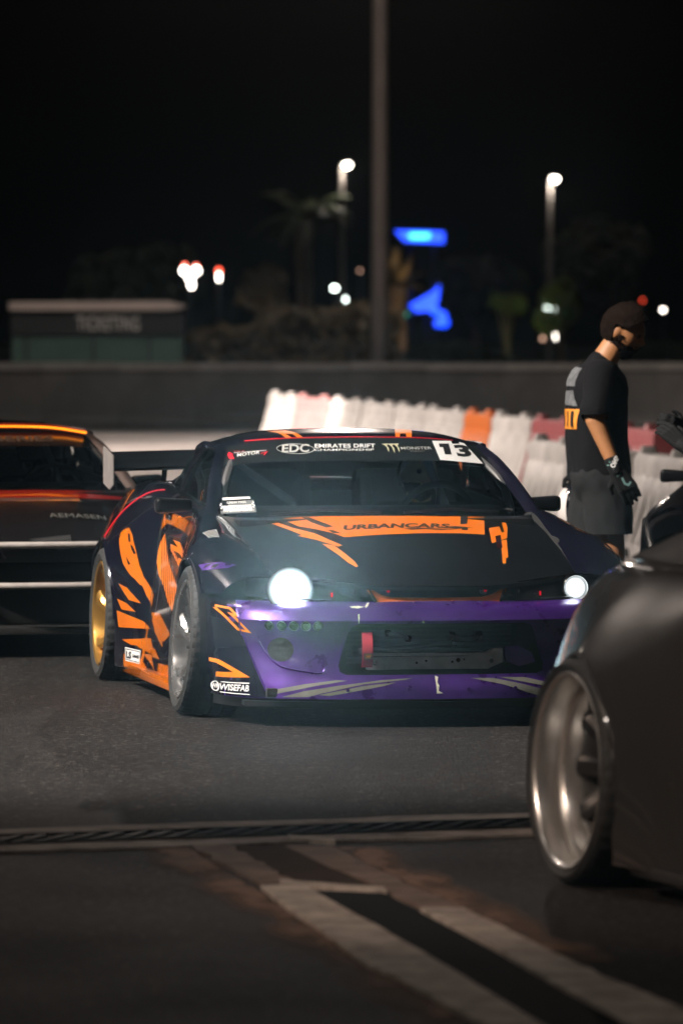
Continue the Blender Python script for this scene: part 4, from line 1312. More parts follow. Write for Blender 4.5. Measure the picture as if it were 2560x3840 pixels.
lay(poly2([(.414, -.066), (.446, -.036), (.384, -.368), (.372, -.379), (.352, -.475), (.338, -.48)]), 'top', bv_hood, D1, 'bonnet_mark', M_orange, HD)
lay(poly2([(.405, .011), (.436, .05), (.392, -.202), (.365, -.235)]), 'top', bv_hood, D2, 'bonnet_mark', mat('maroon_film', (.03, .008, .008), .2, 0, 1), HD)
for x, y in ((-.205, -.742), (.205, -.742)):
    bm = bmesh.new(); Rr = add_lathe(bm, [(0, .018), (-.010, .018), (-.013, .012), (-.013, .001)], 16, 'y', (x, y + .012, .555)); pin = obj('bonnet_pin', bm, M_steel, car)
    bm = bmesh.new(); add_tube(bm, [(x + .004, y - .001, .555), (x + .004, y - .006, .555)], .007, 8); obj('pin_centre', bm, M_redglow, pin)
# nose slot: orange painted lip
bm = bmesh.new()
P_ = [(-.295, -.772, .563), (-.268, -.772, .560), (-.235, -.775, .541), (-.19, -.778, .530), (0, -.785, .527), (.19, -.778, .530), (.235, -.775, .541), (.268, -.772, .560), (.295, -.772, .563), (.262, -.800, .510), (.13, -.803, .511), (0, -.803, .512), (-.13, -.803, .511), (-.262, -.800, .510)]
poly_prism(bm, P_, (0, .012, 0)); bmesh.ops.triangulate(bm, faces=[f for f in bm.faces if len(f.verts) > 4]); obj('nose_lip', bm, mat('orange_paint_dull', (.42, .095, .012), .45, 0, .3), car, False)
# bumper: navy corners, raised strips standing in for edge highlights, stripes
CR = [(-.81, .515), (-.815, .48), (-.801, .386), (-.786, .355), (-.735, .2), (-.705, .120)]
for pts in (CR, mirr(CR)):
    sx = -1 if pts[0][0] < 0 else 1
    lay(poly2(pts + [(sx * .8905, .120), (sx * .9018, .17), (sx * .9018, .5145)]), 'front', bv_bump, .0012, 'corner_wrap', M_navy, BU, .025)
    line3(pts[1:], 'front', bv_bump, .0042, 'corner_highlight', M_purple, BU, .002)
DU = [(-.735, .35), (-.714, .307), (-.672, .258), (-.623, .24), (-.51, .223), (-.485, .239)]
line3(DU, 'front', bv_bump, .004, 'duct_highlight', M_purple, BU, .001)
line3(mirr(DU), 'front', bv_bump, .004, 'duct_highlight', M_purple, BU, .001)
for sx in (-1, 1):
    c = [(sx * .655 + .050 * math.cos(a), .318 + .050 * math.sin(a)) for a in [i * math.pi / 10 for i in range(20)]]
    lay(poly2(c), 'front', bv_bump, .0016, 'brake_duct', M_void, BU)
b_out = [(-.889, .489), (-.837, .481), (-.816, .453), (-.836, .458), (-.774, .389), (-.812, .397)]
lay(stroke2(b_out, .0085, True), 'front', bv_bump, D2, 'bolt_outline', M_orange, BU, .02)
lay(poly2([(-.896, .268), (-.873, .266), (-.771, .2), (-.896, .192), (-.896, .212), (-.828, .218), (-.880, .250), (-.896, .252)]), 'front', bv_bump, D2, 'arrow_mark', M_orange, BU, .02)
# WISEFAB
t = text2('WISEFAB', .05, .22, .0012, width=.092, height=.027); xf2(t, -.868, .1395, .02); lay(t, 'front', bv_bump, D2, 'lettering', M_white, BU, .02)
lay(stroke2([(-.878 + .0085 * math.cos(a) * .9, .152 + .020 * math.sin(a)) for a in [i * math.pi / 10 for i in range(20)]], .003, True), 'front', bv_bump, D2, 'logo_ring', M_white, BU, .02)
t = text2('WF', .03, .15, .0008, width=.013, height=.020); xf2(t, -.8848, .142); lay(t, 'front', bv_bump, D2, 'lettering', M_white, BU, .02)
lay(poly2([(-.868, .171), (-.862, .175), (-.774, .178), (-.774, .1735), (-.862, .1715)]), 'front', bv_bump, D2, 'logo_bar', M_white, BU, .02)
lay(poly2([(-.868, .132), (-.774, .131), (-.774, .128), (-.868, .1285)]), 'front', bv_bump, D2, 'logo_bar', M_white, BU, .02)
# round vents
for x in (-.701, -.654, -.607, -.560, -.512):
    h = bv_bump.ray_cast(Vector((x, -6, .418)), Vector((0, 1, 0)))
    p = h[0]; nn = h[1] if h[1].y < 0 else -h[1]
    q = nn.to_track_quat('Z', 'Y')
    bm = bmesh.new(); add_lathe(bm, [(.0, .0215), (.004, .0215), (.005, .018), (-.012, .016)], 24, 'z'); o = obj('vent_ring', bm, M_gloss, car); o.rotation_mode = 'QUATERNION'; o.rotation_quaternion = q; o.location = p
    bm = bmesh.new(); bmesh.ops.create_uvsphere(bm, u_segments=14, v_segments=8, radius=.017)
    for v in bm.verts: v.co.z *= .35
    obj('vent_lens', bm, M_gloss, o)
for q in ([(-.71, .149), (-.571, .178), (-.441, .195), (-.398, .193), (-.529, .171), (-.70, .132)],
          [(-.66, .124), (-.573, .15), (-.443, .172), (-.258, .195), (-.13, .203), (-.161, .196), (-.333, .179), (-.502, .142), (-.559, .126)],
          [(-.517, .135), (-.334, .172), (-.199, .186), (-.253, .171), (-.43, .139), (-.474, .131)],
          [(.112, .201), (.212, .199), (.341, .172), (.46, .140), (.50, .125), (.40, .125), (.247, .174)], [(.235, .203), (.345, .201), (.50, .165), (.56, .14), (.48, .155), (.289, .192)]):
    lay(poly2(q), 'front', bv_bump, .0017, 'grey_stripe', M_grey, BU)
def rough_poly(pts, j):
    return [(a + random.uniform(-j, j), b + random.uniform(-j, j)) for a, b in pts]
for q in ([(-.038, .21), (-.024, .206), (-.030, .184), (-.021, .17), (-.026, .151), (-.007, .14), (-.034, .139), (-.034, .17)], [(-.317, .494), (-.303, .508), (-.291, .51), (-.304, .496), (-.315, .488)],
          [(-.38, .494), (-.343, .496), (-.318, .492), (-.345, .488), (-.372, .49)], [(-.351, .463), (-.345, .467), (-.344, .453), (-.348, .429), (-.351, .432)], [(-.091, .435), (-.083, .441), (-.076, .433), (-.083, .430)]):
    lay(poly2(rough_poly(q, .0015)), 'front', bv_bump, D2, 'torn_edge', M_fibre, BU, .015)
for x, z in ((-.40, .155), (-.15, .16), (.10, .158), (-.36, .225), (.30, .16)):
    h = bv_bump.ray_cast(Vector((x, -6, z)), Vector((0, 1, 0)))[0]
    if h: bm = bmesh.new(); add_tube(bm, [h, h + Vector((0, -.006, 0))], .007, 8); obj('rivet', bm, M_purple, BU)
# inside the opening: cross beam, tow strap, oil lines
bm = bmesh.new()
beam = [(-.305, .235), (-.305, .283), (.10, .288), (.18, .292), (.225, .318), (.262, .318), (.262, .262), (.20, .235)]
poly_prism(bm, [(x, -.845, z) for x, z in beam], (0, .05, 0)); bmesh.ops.triangulate(bm, faces=[f for f in bm.faces if len(f.verts) > 4]); cb = obj('crash_beam', bm, M_alu, car, False)
bm = bmesh.new(); add_box(bm, (-.03, -.835, .296), (.52, .03, .012), .002); obj('beam_flange', bm, M_alu, cb)
for x, z, r in ((-.275, .262, .009), (-.29, .268, .004), (-.10, .262, .005), (-.06, .270, .005), (.05, .265, .005), (.075, .272, .009), (.10, .275, .004), (.215, .268, .009)):
    bm = bmesh.new(); add_tube(bm, [(x, -.8465, z), (x, -.843, z)], r, 12); obj('beam_hole', bm, M_void, cb)
bm = bmesh.new()
rows = []
for i in range(12):
    z = .392 - .145 * i / 11; y = -.872 - .018 * math.sin(i / 11 * math.pi)
    rows.append([bm.verts.new((-.335, y, z)), bm.verts.new((-.291, y, z)), bm.verts.new((-.291, y + .006, z)), bm.verts.new((-.335, y + .006, z))])
for i in range(11):
    for k in range(4): bm.faces.new((rows[i][k], rows[i][(k + 1) % 4], rows[i + 1][(k + 1) % 4], rows[i + 1][k]))
bm.faces.new(rows[0]); bm.faces.new(rows[-1][::-1])
strap = obj('tow_strap', bm, M_redstrap, car)
bm = bmesh.new(); add_box(bm, (-.312, -.8915, .293), (.034, .002, .024), 0); lb = obj('strap_label', bm, M_ink, strap, False)
t = text2('OMP', .02, 0, .0008, width=.026, height=.011)
for v in t.verts: v.co = Vector((-.325 + v.co.x, -.8932, .2875 + v.co.y))
obj('lettering', t, M_orange, strap, False)
for dz in (.2845, .3005):
    bm = bmesh.new(); add_box(bm, (-.312, -.8930, dz), (.027, .0008, .0012), 0); obj('label_line', bm, M_orange, strap, False)
for pts, r in (([(-.19, -.66, .375), (-.15, -.68, .37), (-.12, -.67, .362), (-.10, -.64, .35)], .010), ([(.08, -.66, .36), (.12, -.68, .35), (.17, -.68, .352), (.20, -.64, .36)], .014), ([(-.32, -.62, .30), (-.1, -.60, .31), (.1, -.60, .33)], .012)):
    bm = bmesh.new(); add_tube(bm, catmull([Vector(p) for p in pts], 4), r, 8); ol = obj('oil_line', bm, M_steel, car)
    for e in (0, -1):
        a = Vector(pts[e]); bm = bmesh.new(); add_tube(bm, [a + Vector((-.012, -.003, 0)), a + Vector((.012, .003, 0))], r * 1.5, 6); obj('fitting', bm, M_chrome, ol)
for x0, x1 in ((-.36, .36),):
    for k in range(9):
        z = .25 + k * .019
        bm = bmesh.new(); add_box(bm, (0, -.585, z), (.70, .02, .006), .001); obj('radiator_fin', bm, M_black, car)
# purple broken bumper bracket at the right end of the beam
bm = bmesh.new(); poly_prism(bm, [(.27, -.85, .325), (.33, -.85, .33), (.385, -.85, .30), (.40, -.85, .262), (.33, -.85, .245), (.275, -.85, .265)], (0, .03, 0)); obj('bracket', bm, M_purple, car, False)
# windscreen print
def ws_text(s, x0, z0, x1, h, m, shear=0.0, bold=0.0, slope=0.0, name='lettering', off=.009):
    t = text2(s, .05, shear, bold, width=x1 - x0, height=h)
    for v in t.verts: v.co = Vector((x0 + v.co.x, z0 + v.co.y + slope * v.co.x, 0))
    return lay(t, 'front', bv_ws, off, name, m, WSO, .04)
def ws_poly(pts, m, name, off=.009): return lay(poly2(pts), 'front', bv_ws, off, name, m, WSO, .04)
ws_text('MOTOR', -.540, 1.068, -.444, .0125, M_white, .35, .0006, .135)
ws_poly([(-.440, 1.083), (-.408, 1.092), (-.426, 1.076), (-.432, 1.076), (-.420, 1.087), (-.440, 1.081)], M_redline, 'logo_seven')
ws_poly([(-.548, 1.0845), (-.412, 1.0975), (-.412, 1.0958), (-.548, 1.0830)], M_white, 'logo_line')
ws_poly([(-.575, 1.058), (-.553, 1.058), (-.556, 1.072), (-.553, 1.080), (-.566, 1.088), (-.576, 1.075)], M_redline, 'logo_mark')
ws_text('TRA', -.548, 1.083, -.500, .009, mat('dark_red_vinyl', (.16, .008, .014), .4), .2, .001, .1)
ws_text('EDC', -.352, 1.087, -.222, .034, M_silvervinyl, .3, .0014, .02)
lay(stroke2([(-.287 + .080 * math.cos(a), 1.1035 + .021 * math.sin(a)) for a in [i * math.pi / 16 for i in range(32)]], .0022, True), 'front', bv_ws, .0085, 'logo_ring', M_silvervinyl, WSO, .04)
ws_text('EMIRATES DRIFT', -.203, 1.1075, .073, .0165, M_white, .22, .0008)
ws_text('CHAMPIONSHIP', -.209, 1.0945, .058, .0085, M_white, .15, .0004)
M_claw = mat('claw_vinyl', (.42, .40, .26), .45, var=.3, scale=60)
for k, (x, w, b) in enumerate(((.118, .011, 1.088), (.142, .012, 1.083), (.166, .011, 1.086))):
    ws_poly([(x - .016, 1.1235), (x + w + .006, 1.1245), (x + w * .55, 1.115), (x + w * .9, 1.103), (x + w * .35, b), (x + .001, 1.099), (x + w * .2, 1.108), (x - .004, 1.117)], M_claw, 'claw_mark')
ws_text('MONSTER', .183, 1.0985, .328, .0115, M_silvervinyl, 0, .0003)
ws_text('ENERGY', .222, 1.0885, .290, .005, M_grey, 0, 0)
ws_poly([(.345, 1.1345), (.46, 1.1325), (.505, 1.121), (.556, 1.033), (.346, 1.053)], M_white, 'number_plate', .0095)
ws_poly([(.371, 1.1215), (.420, 1.1205), (.412, 1.0745), (.380, 1.0755), (.385, 1.106), (.369, 1.106)], M_ink, 'number_digit', .0105)
ws_text('3', .440, 1.0655, .518, .050, M_ink, .0, .0022, -.03, 'number_digit', .0105)
line3([(-.485, 1.137), (-.316, 1.149), (0, 1.1545), (.292, 1.149), (.454, 1.137)], 'front', bvh_of([H['windscreen'], H['roof']]), .0035, 'header_line', M_redline, WSO, .006)
# crew pass in the lower corner
CZ = .022
def cp(pts): return [(x + .012, z + CZ) for x, z in pts]
ws_poly(cp([(-.690, .852), (-.546, .866), (-.550, .815), (-.690, .806)]), mat('pass_card', (.10, .11, .11), .5), 'crew_pass', .008)
for q, m_, n_ in (([(-.668, .862), (-.556, .870), (-.556, .879), (-.668, .872)], M_white, 'pass_tab'), ([(-.676, .838), (-.562, .846), (-.564, .823), (-.678, .817)], M_white, 'date_field')):
    ws_poly(cp(q), m_, n_, .0088)
for s_, x0, z0, x1, h_, m_, b_ in (('CREW PASS', -.655, .8465, -.578, .0085, M_white, .001), ('DATE', -.672, .833, -.655, .0035, M_ink, 0), ('11-03-2026', -.664, .8225, -.575, .0095, M_ink, .0004), ('YAS MARINA CIRCUIT', -.682, .8105, -.556, .0050, M_white, .0004)):
    ws_text(s_, x0 + .012, z0 + CZ, x1 + .012, h_, m_, 0, b_, .07, 'lettering', .0098)
for sx in (-.686, -.558):
    for r in range(4):
        for c in range(2):
            if (r + c) % 2 == 0:
                z = .824 + r * .0062 + (sx + .69) * .07; x = sx + c * .005
                ws_poly(cp([(x, z), (x + .005, z), (x + .005, z + .0062), (x, z + .0062)]), M_white, 'checker', .0095)
# wipers
for a, b in (((-.50, .47, .838), (-.02, .40, .845)), ((.08, .40, .845), (.52, .49, .842))):
    bm = bmesh.new(); add_tube(bm, [a, ((a[0] + b[0]) / 2, (a[1] + b[1]) / 2 + .01, (a[2] + b[2]) / 2 + .014), b], .006, 6); obj('wiper', bm, M_black, car)
# roof print
for q in ([(-.35, 1.47), (-.27, 1.45), (-.232, 1.191), (-.257, 1.19), (-.267, 1.27), (-.298, 1.282), (-.281, 1.19), (-.308, 1.195), (-.325, 1.339)], [(.248, 1.52), (.328, 1.529), (.262, 1.184), (.238, 1.179), (.25, 1.265), (.224, 1.257), (.204, 1.172), (.185, 1.169)]):
    lay(poly2(q), 'top', bv_roof, D1, 'roof_mark', M_orange, H['roof'])
# flank print (picture-left side)
def side_poly(pts, m, name, off=D1, par=None, step=.04): return lay(poly2(pts), 'side', bv_side, off, name, m, par or RQ, step)
side_poly([(2.20, .700), (2.166, .718), (2.092, .727), (2.005, .698), (1.937, .643), (1.902, .608), (1.864, .563), (1.796, .508), (1.708, .459), (1.78, .474), (1.833, .473), (1.908, .502), (1.85, .512), (1.935, .508), (1.977, .525), (2.060, .565), (1.975, .566), (2.045, .589), (2.104, .63), (2.151, .679)], M_orange2, 'flank_blade')
side_poly([(1.80, .512), (1.63, .44), (1.63, .385), (1.742, .429), (1.815, .475)], M_orange2, 'flank_blade', D1 + .0004)
for q in ([(2.075, .703), (2.040, .699), (2.000, .666), (2.024, .664)], [(2.0, .655), (1.966, .647), (1.915, .616), (1.934, .610), (1.976, .634)], [(2.03, .60), (1.96, .565), (1.985, .56)]):
    side_poly(q, M_navy, 'blade_slit', D2)
side_poly([(1.536, .719), (1.424, .637), (1.305, .581), (1.101, .527), (.985, .491), (1.007, .406), (1.073, .386), (1.259, .422), (1.421, .482), (1.568, .528), (1.640, .585), (1.640, .638), (1.61, .679)], M_orange, 'door_flame', D1, H['door'])
for k in range(9):
    y0 = 1.60 - k * .064
    side_poly([(y0, .72 - k * .012), (y0 - .012, .72 - k * .012), (y0 - .17, .42 - k * .012), (y0 - .155, .42 - k * .012)], M_navy, 'flame_slit', D2, H['door'], .05)
lay(stroke2([(1.358, .668), (1.02, .658), (.70, .620), (1.05, .618)], .022), 'side', bv_side, D1, 'door_outline', M_orange, H['door'], .05)
lay(stroke2([(1.34, .66), (.78, .56)], .016), 'side', bv_side, D1 + .0003, 'door_outline', M_orange, H['door'], .05)
side_poly([(1.63, .804), (1.40, .812), (.645, .784), (.645, .735), (.85, .742), (1.25, .755), (1.528, .768), (1.63, .735)], M_orange2, 'door_flash', D1, H['door'])
side_poly([(2.13, .345), (2.007, .336), (1.75, .312), (1.599, .283), (2.10, .268)], M_orange2, 'flank_flash')
side_poly([(2.05, .214), (1.56, .245), (1.489, .206), (1.525, .175), (1.758, .189), (1.825, .199), (1.892, .196)], M_orange2, 'flank_flash')
side_poly([(1.700, .166), (1.49, .174), (1.33, .10), (1.409, .123)], M_orange2, 'flank_flash')
side_poly([(2.02, .150), (1.75, .150), (1.50, .095), (2.02, .092)], M_orange2, 'flank_flash')
side_poly([(1.631, .358), (1.434, .363), (1.276, .33), (1.049, .287), (1.214, .245), (1.383, .267), (1.516, .298)], M_orange2, 'door_flash', D1, H['door'])
side_poly([(1.27, .148), (.80, .155), (.80, .092), (1.25, .092)], M_orange2, 'door_flash', D1, H['door'])
side_poly([(1.990, .182), (1.735, .178), (1.735, .118), (1.985, .120)], M_white, 'sponsor_plate', D2)
for s_, x0, z0, x1, h_ in (('LS', 1.965, .132, 1.88, .034), ('GARAGE', 1.865, .140, 1.755, .016)):
    t = text2(s_, .05, 0, .003, width=x0 - x1, height=h_)
    for v in t.verts: v.co = Vector((x0 - v.co.x, z0 + v.co.y, 0))
    lay(t, 'side', bv_side, D3, 'lettering', M_ink, RQ, .04)
lay(stroke2([(1.98, .175), (1.745, .172), (1.745, .124), (1.978, .127)], .004, True), 'side', bv_side, D3, 'plate_border', M_ink, RQ, .05)
for q in ([(1.66, .30), (1.655, .26), (1.66, .15), (1.69, .10), (1.72, .105), (1.70, .19)], [(1.60, .33), (1.35, .30), (1.20, .22), (1.30, .235), (1.48, .275)], [(1.56, .215), (1.40, .20), (1.25, .165), (1.45, .165)],
          [(2.10, .47), (1.98, .455), (1.80, .39), (1.95, .40)], [(2.12, .40), (1.98, .385), (1.86, .35), (2.05, .352)]):
    side_poly(q, M_orange2, 'flank_shard', D1 + .0006)
for q in ([(1.30, .70), (1.05, .695), (.80, .655), (1.02, .66)], [(1.20, .50), (.90, .47), (.72, .40), (.95, .42)], [(1.06, .35), (.86, .33), (.70, .27), (.92, .28)]):
    side_poly(q, M_orange, 'door_shard', D1 + .0006, H['door'])
# red edge line over the rear shoulder
line3([(2.54, .66), (2.53, .71), (2.50, .76), (2.44, .82), (2.34, .87), (2.18, .895), (2.0, .905)], 'side', bvh_of([RQ]), .0026, 'shoulder_line', M_redline, RQ, .001)
# fender print
for k in range(2):
    q = [(-.842, .183), (-.795, .195), (-.825, -.010), (-.852, .057)]
lay(poly2([(-.838, .19), (-.775, .20), (-.79, .02), (-.835, .03)]), 'top', bv_fend, D1, 'fender_sticker', M_silvervinyl, H['fender'])
for k in range(5):
    y = .17 - k * .032
    lay(poly2([(-.832, y), (-.785, y + .006), (-.785, y - .004), (-.832, y - .010)]), 'top', bv_fend, D2, 'sticker_print', M_ink, H['fender'])
lay(poly2([(-.188, .646), (-.288, .662), (-.357, .651), (-.365, .639), (-.252, .625)]), 'side', bv_fend, D1, 'fender_flash', M_purple, H['fender'])
# headlamps
for key, sx in (('headlampL', -1), ('headlampR', 1)):
    hl = H[key]
    c = Vector((sx * .603, -.672, .560))
    fw = Vector((sx * .06, -1, .04)).normalized()
    q = fw.to_track_quat('Z', 'Y')
    Mx = Matrix.Translation(c) @ q.to_matrix().to_4x4()
    r = .050
    bm = bmesh.new(); add_lathe(bm, [(-.05, r + .004), (.024, r + .006), (.028, r + .002), (.020, r - .002), (-.01, r - .006)], 28, 'z'); o = obj('lamp_ring', bm, M_chrome, hl); o.matrix_local = Mx
    bm = bmesh.new(); bmesh.ops.create_uvsphere(bm, u_segments=24, v_segments=12, radius=r - .003)
    for v in bm.verts: v.co.z = v.co.z * .42 + .008
    o2 = obj('lamp_lens', bm, M_beam if sx < 0 else M_beam2, hl); o2.matrix_local = Mx
    if sx < 0:   # the dazzling lamp: glowing ring added round the lens for its glare
        bm = bmesh.new(); add_lathe(bm, [(.026, r + .004), (.034, r + .016), (.034, r + .032), (.026, r + .048), (.0, r + .046)], 36, 'z'); o3 = obj('glare_ring', bm, M_glare, hl); o3.matrix_local = Mx
    for dx, dz, w_ in ((.19, -.014, .014), (.165, -.014, .008), (.26, -.002, .008), (.30, -.018, .02)):
        bm = bmesh.new(); add_box(bm, (sx * (.605 - dx), -.735 - dx * .12, .556 + dz), (w_, .01, .02 if w_ < .01 else .008), .002); obj('lamp_detail', bm, M_redglow if w_ < .01 and dx < .2 else M_chrome, hl)
    bm = bmesh.new(); add_tube(bm, [(sx * .70, -.610, .525), (sx * .58, -.70, .523), (sx * .44, -.755, .522)], .004, 6); obj('lamp_strip', bm, M_chrome, hl)
def beam(x, watts, cone, rx, rz):
    ld = bpy.data.lights.new('headlamp_light', 'SPOT'); ld.energy = watts; ld.spot_size = R(cone); ld.spot_blend = 1.0; ld.shadow_soft_size = .035; ld.color = (.62, .90, 1.0)
    lo = bpy.data.objects.new('headlamp_light', ld); col.objects.link(lo); lo.parent = car; lo.location = (x, -.79, .565); lo.rotation_euler = (R(rx), 0, R(rz))
beam(-.603, 2100, 19, -96.5, -8)
beam(.603, 420, 19, -95, -4)
# row of rivets on the right fender
for k in range(6):
    h = bv_fend.ray_cast(Vector((.80 - .004 * k, .30 - .045 * k, 3)), Vector((0, 0, -1)))
    if h[0] is not None:
        bm = bmesh.new(); add_box(bm, h[0] + Vector((0, 0, .001)), (.012, .02, .004), .001); obj('fender_rivet', bm, M_chrome, car)

# ---- the other cars
M_brownpaint = mat('warm_silver_paint', (0.20, 0.145, 0.125), .35, .5, .8, var=.1, scale=4)
M_darkpaint = mat('black_paint', (0.012, 0.011, 0.012), .22, .2, 1.0)
M_greypaint = mat('grey_metallic', (0.062, 0.060, 0.058), .32, .6, 1.0, rvar=.05, scale=3)
M_redpaint = mat('red_paint', (0.42, 0.010, 0.008), .3, 0, 1.0)
M_tubewhite = mat('white_tube_paint', (0.36, 0.33, 0.31), .45, var=.15, scale=12)
M_led = mat('amber_led', (1, .5, .1), .3, emit=(1.0, .30, .012), estr=2.6)
M_ledbar = mat('amber_lens', (.35, .03, .01), .3, emit=(1.0, .06, .005), estr=.12)
wl = dict(rad=.315, w=.25, rim_r=.235, m=M_grim, camber=2.5, spokes=6, dish=.06)
LC = make_coupe('bumperless_drift_car', 'dark drift car without front bumper, amber light bar over its windscreen, at the left edge', (-1.62, 29.25, 0), R(14), dict(
    body=M_brownpaint, hood=M_darkpaint, roof=M_darkpaint, front='bash', banner=M_banner, glass2=M_glass2, mirror_x=(-.83, .83),
    wheels=[(-.82, 0, wl), (.82, 0, wl), (-.83, 2.525, wl), (.83, 2.525, wl)]), .972)
lc = LC['car']
bv = bvh_of([LC['bonnet']])
lay(poly2([(-.62, .54), (-.45, .47), (0, .385), (.45, .47), (.62, .54), (.60, .30), (.40, .22), (.0, .16), (-.40, .22), (-.60, .30)]), 'top', bv, .002, 'bonnet_band', M_redpaint, LC['bonnet'], .06)
lay(poly2([(-.60, .16), (-.40, .12), (0, .07), (.32, .10), (.32, .20), (0, .155), (-.40, .215), (-.60, .29)]), 'top', bv, .003, 'bonnet_band', M_brownpaint, LC['bonnet'], .06)
t = text2('AEMASEN TIRES', .1, .1, .0, width=.50, height=.085)
for v in t.verts: v.co = Vector((.07 + v.co.x, -.30 + v.co.y, 0))
lay(t, 'top', bv, .003, 'lettering', M_grey, LC['bonnet'], .06)
t = text2('DRIFT SERIES', .1, 0, .002, width=.7, height=.028)
for v in t.verts: v.co = Vector((-.35 + v.co.x, 1.075 + v.co.y, 0))
lay(t, 'front', bvh_of([LC['windscreen']]), .009, 'lettering', M_grey, LC['windscreen'], .06)
bash = empty('bash_bar', (0, 0, 0), parent=lc)
for pts, r in (([(-.82, -.55, .585), (-.62, -.80, .585), (0, -.90, .585), (.62, -.80, .585), (.86, -.50, .590)], .017), ([(-.66, -.74, .375), (-.4, -.86, .375), (0, -.90, .375), (.4, -.86, .375), (.66, -.74, .375)], .017),
               ([(-.66, -.74, .375), (-.64, -.79, .585)], .017), ([(.66, -.74, .375), (.64, -.79, .585)], .017), ([(-.60, -.78, .55), (-.55, -.3, .5)], .02), ([(.60, -.78, .55), (.55, -.3, .5)], .02)):
    bm = bmesh.new(); add_tube(bm, catmull([Vector(p) for p in pts], 4), r, 10); obj('tube', bm, M_tubewhite, bash)
for x in (.56, .685, -.56):
    bm = bmesh.new(); add_box(bm, (x, -.80, .545), (.065, .02, .075), .006); obj('mounting_plate', bm, M_tubewhite, bash)
bm = bmesh.new(); poly_prism(bm, [(.60, -.755, .40), (.66, -.755, .40), (.68, -.755, .52), (.60, -.755, .53)], (0, .012, 0)); obj('mounting_plate', bm, M_tubewhite, bash)
bm = bmesh.new(); add_box(bm, (0, -.55, .40), (1.2, .06, .34), .02); obj('radiator', bm, M_void, lc)
bm = bmesh.new(); add_tube(bm, [(-.30, -.68, .56), (.1, -.70, .60)], .03, 10); obj('intake_pipe', bm, M_steel, lc)
lbar = empty('light_bar', (0, 0, 0), parent=lc)
hp = catmull([Vector((-.56, 1.20, 1.128)), Vector((-.38, 1.125, 1.155)), Vector((-.2, 1.085, 1.165)), Vector((0, 1.075, 1.167)), Vector((.2, 1.085, 1.165)), Vector((.38, 1.125, 1.155)), Vector((.56, 1.20, 1.128))], 14)
bm = bmesh.new(); add_tube(bm, hp[::4] + [hp[-1]], .015, 8); obj('bar_body', bm, M_ledbar, lbar)
led0 = None
for i, p in enumerate(hp):
    if led0 is None:
        bm = bmesh.new(); bmesh.ops.create_icosphere(bm, subdivisions=1, radius=.0065); led0 = obj('led', bm, M_led, lbar); led0.location = p + Vector((0, -.019, -.003))
    else: share('led', led0, lbar, p + Vector((0, -.019, -.003)))

wf = dict(rad=.335, w=.27, rim_r=.288, m=mat('black_spoke', (.018, .018, .019), .4, .4), camber=2.0, spokes=10, dish=.165, style='split', lipm=mat('polished_lip', (.82, .81, .79), .27, .92))
FC = make_coupe('grey_coupe', 'grey coupe with deep polished wheel lip, blurred at the right edge', (2.36, 14.62, 0), R(18), dict(
    body=M_greypaint, arch=.362, haunch=.10, opening=True, mirror_x=(-.83, .83), wheels=[(-.838, 0, wf), (.838, 0, wf), (-.842, 2.525, wf), (.842, 2.525, wf)]))
fc = FC['car']
def slim_tail(o):
    if o.name.split('.')[0] == 'wheel': return
    if o.type == 'MESH':
        for v in o.data.vertices:
            if v.co.y > 2.525: v.co.x *= 1 - .20 * (v.co.y - 2.525)
            if v.co.z > .905: v.co.y += .40 * min(1, max(0, (v.co.y - 1.3) / 1.0)) * min(1, (v.co.z - .905) / .04) * (1 if v.co.y < 2.8 else max(0, 1 - (v.co.y - 2.8) / .5))
    for c in o.children: slim_tail(c)
for c_ in fc.children: slim_tail(c_)
for sx in (-1, 1):
    bm = bmesh.new(); add_tube(bm, [(sx * a, b, c) for a, b, c in [(.742, .78, .862), (.738, 1.1, .884), (.730, 1.6, .908), (.704, 2.0, .926), (.64, 2.35, .945)]], .009, 6); obj('window_trim', bm, M_chrome, fc)
bm = bmesh.new()
rows = [[bm.verts.new((x, y + abs(x) * -.10, z)) for y, z in ((3.02, .925), (3.38, .952), (3.41, .948), (3.40, .90))] for x in (-.40, -.2, 0, .2, .40)]
for i in range(4):
    for k in range(4): bm.faces.new((rows[i][k], rows[i][(k + 1) % 4], rows[i + 1][(k + 1) % 4], rows[i + 1][k]))
bm.faces.new(rows[0]); bm.faces.new(rows[-1][::-1]); obj('boot_spoiler', bm, M_greypaint, fc, False)

TC = make_coupe('black_coupe', 'black coupe mostly out of view at the right edge, only its mirror and fender showing', (2.49, 29.3, 0), R(-8), dict(
    body=M_darkpaint, mirror_x=(-.84, .84), wheels=[(-.82, 0, wl), (.82, 0, wl), (-.83, 2.525, wl), (.83, 2.525, wl)]))

# =================================================================== PEOPLE
def capsule(bm, a, b, ra, rb, seg=14):
    a, b = Vector(a), Vector(b)
    d = (b - a).normalized()
    pts, rr = [], []
    for k in range(4):
        t = (k / 4) * math.pi / 2
        pts.append(a - d * ra * math.cos(t)); rr.append(max(.001, ra * math.sin(t)))
    n = 4
    for k in range(n + 1):
        pts.append(a.lerp(b, k / n)); rr.append(ra + (rb - ra) * k / n)
    for k in range(1, 5):
        t = (k / 4) * math.pi / 2
        pts.append(b + d * rb * math.sin(t)); rr.append(max(.001, rb * math.cos(t)))
    add_tube(bm, pts, rr, seg)

def ellipsoid(bm, c, r, rot=None):
    g = bmesh.ops.create_uvsphere(bm, u_segments=20, v_segments=14, radius=1)
    for v in g['verts']:
        p = Vector((v.co.x * r[0], v.co.y * r[1], v.co.z * r[2]))
        if rot is not None: p = rot @ p
        v.co = p + Vector(c)

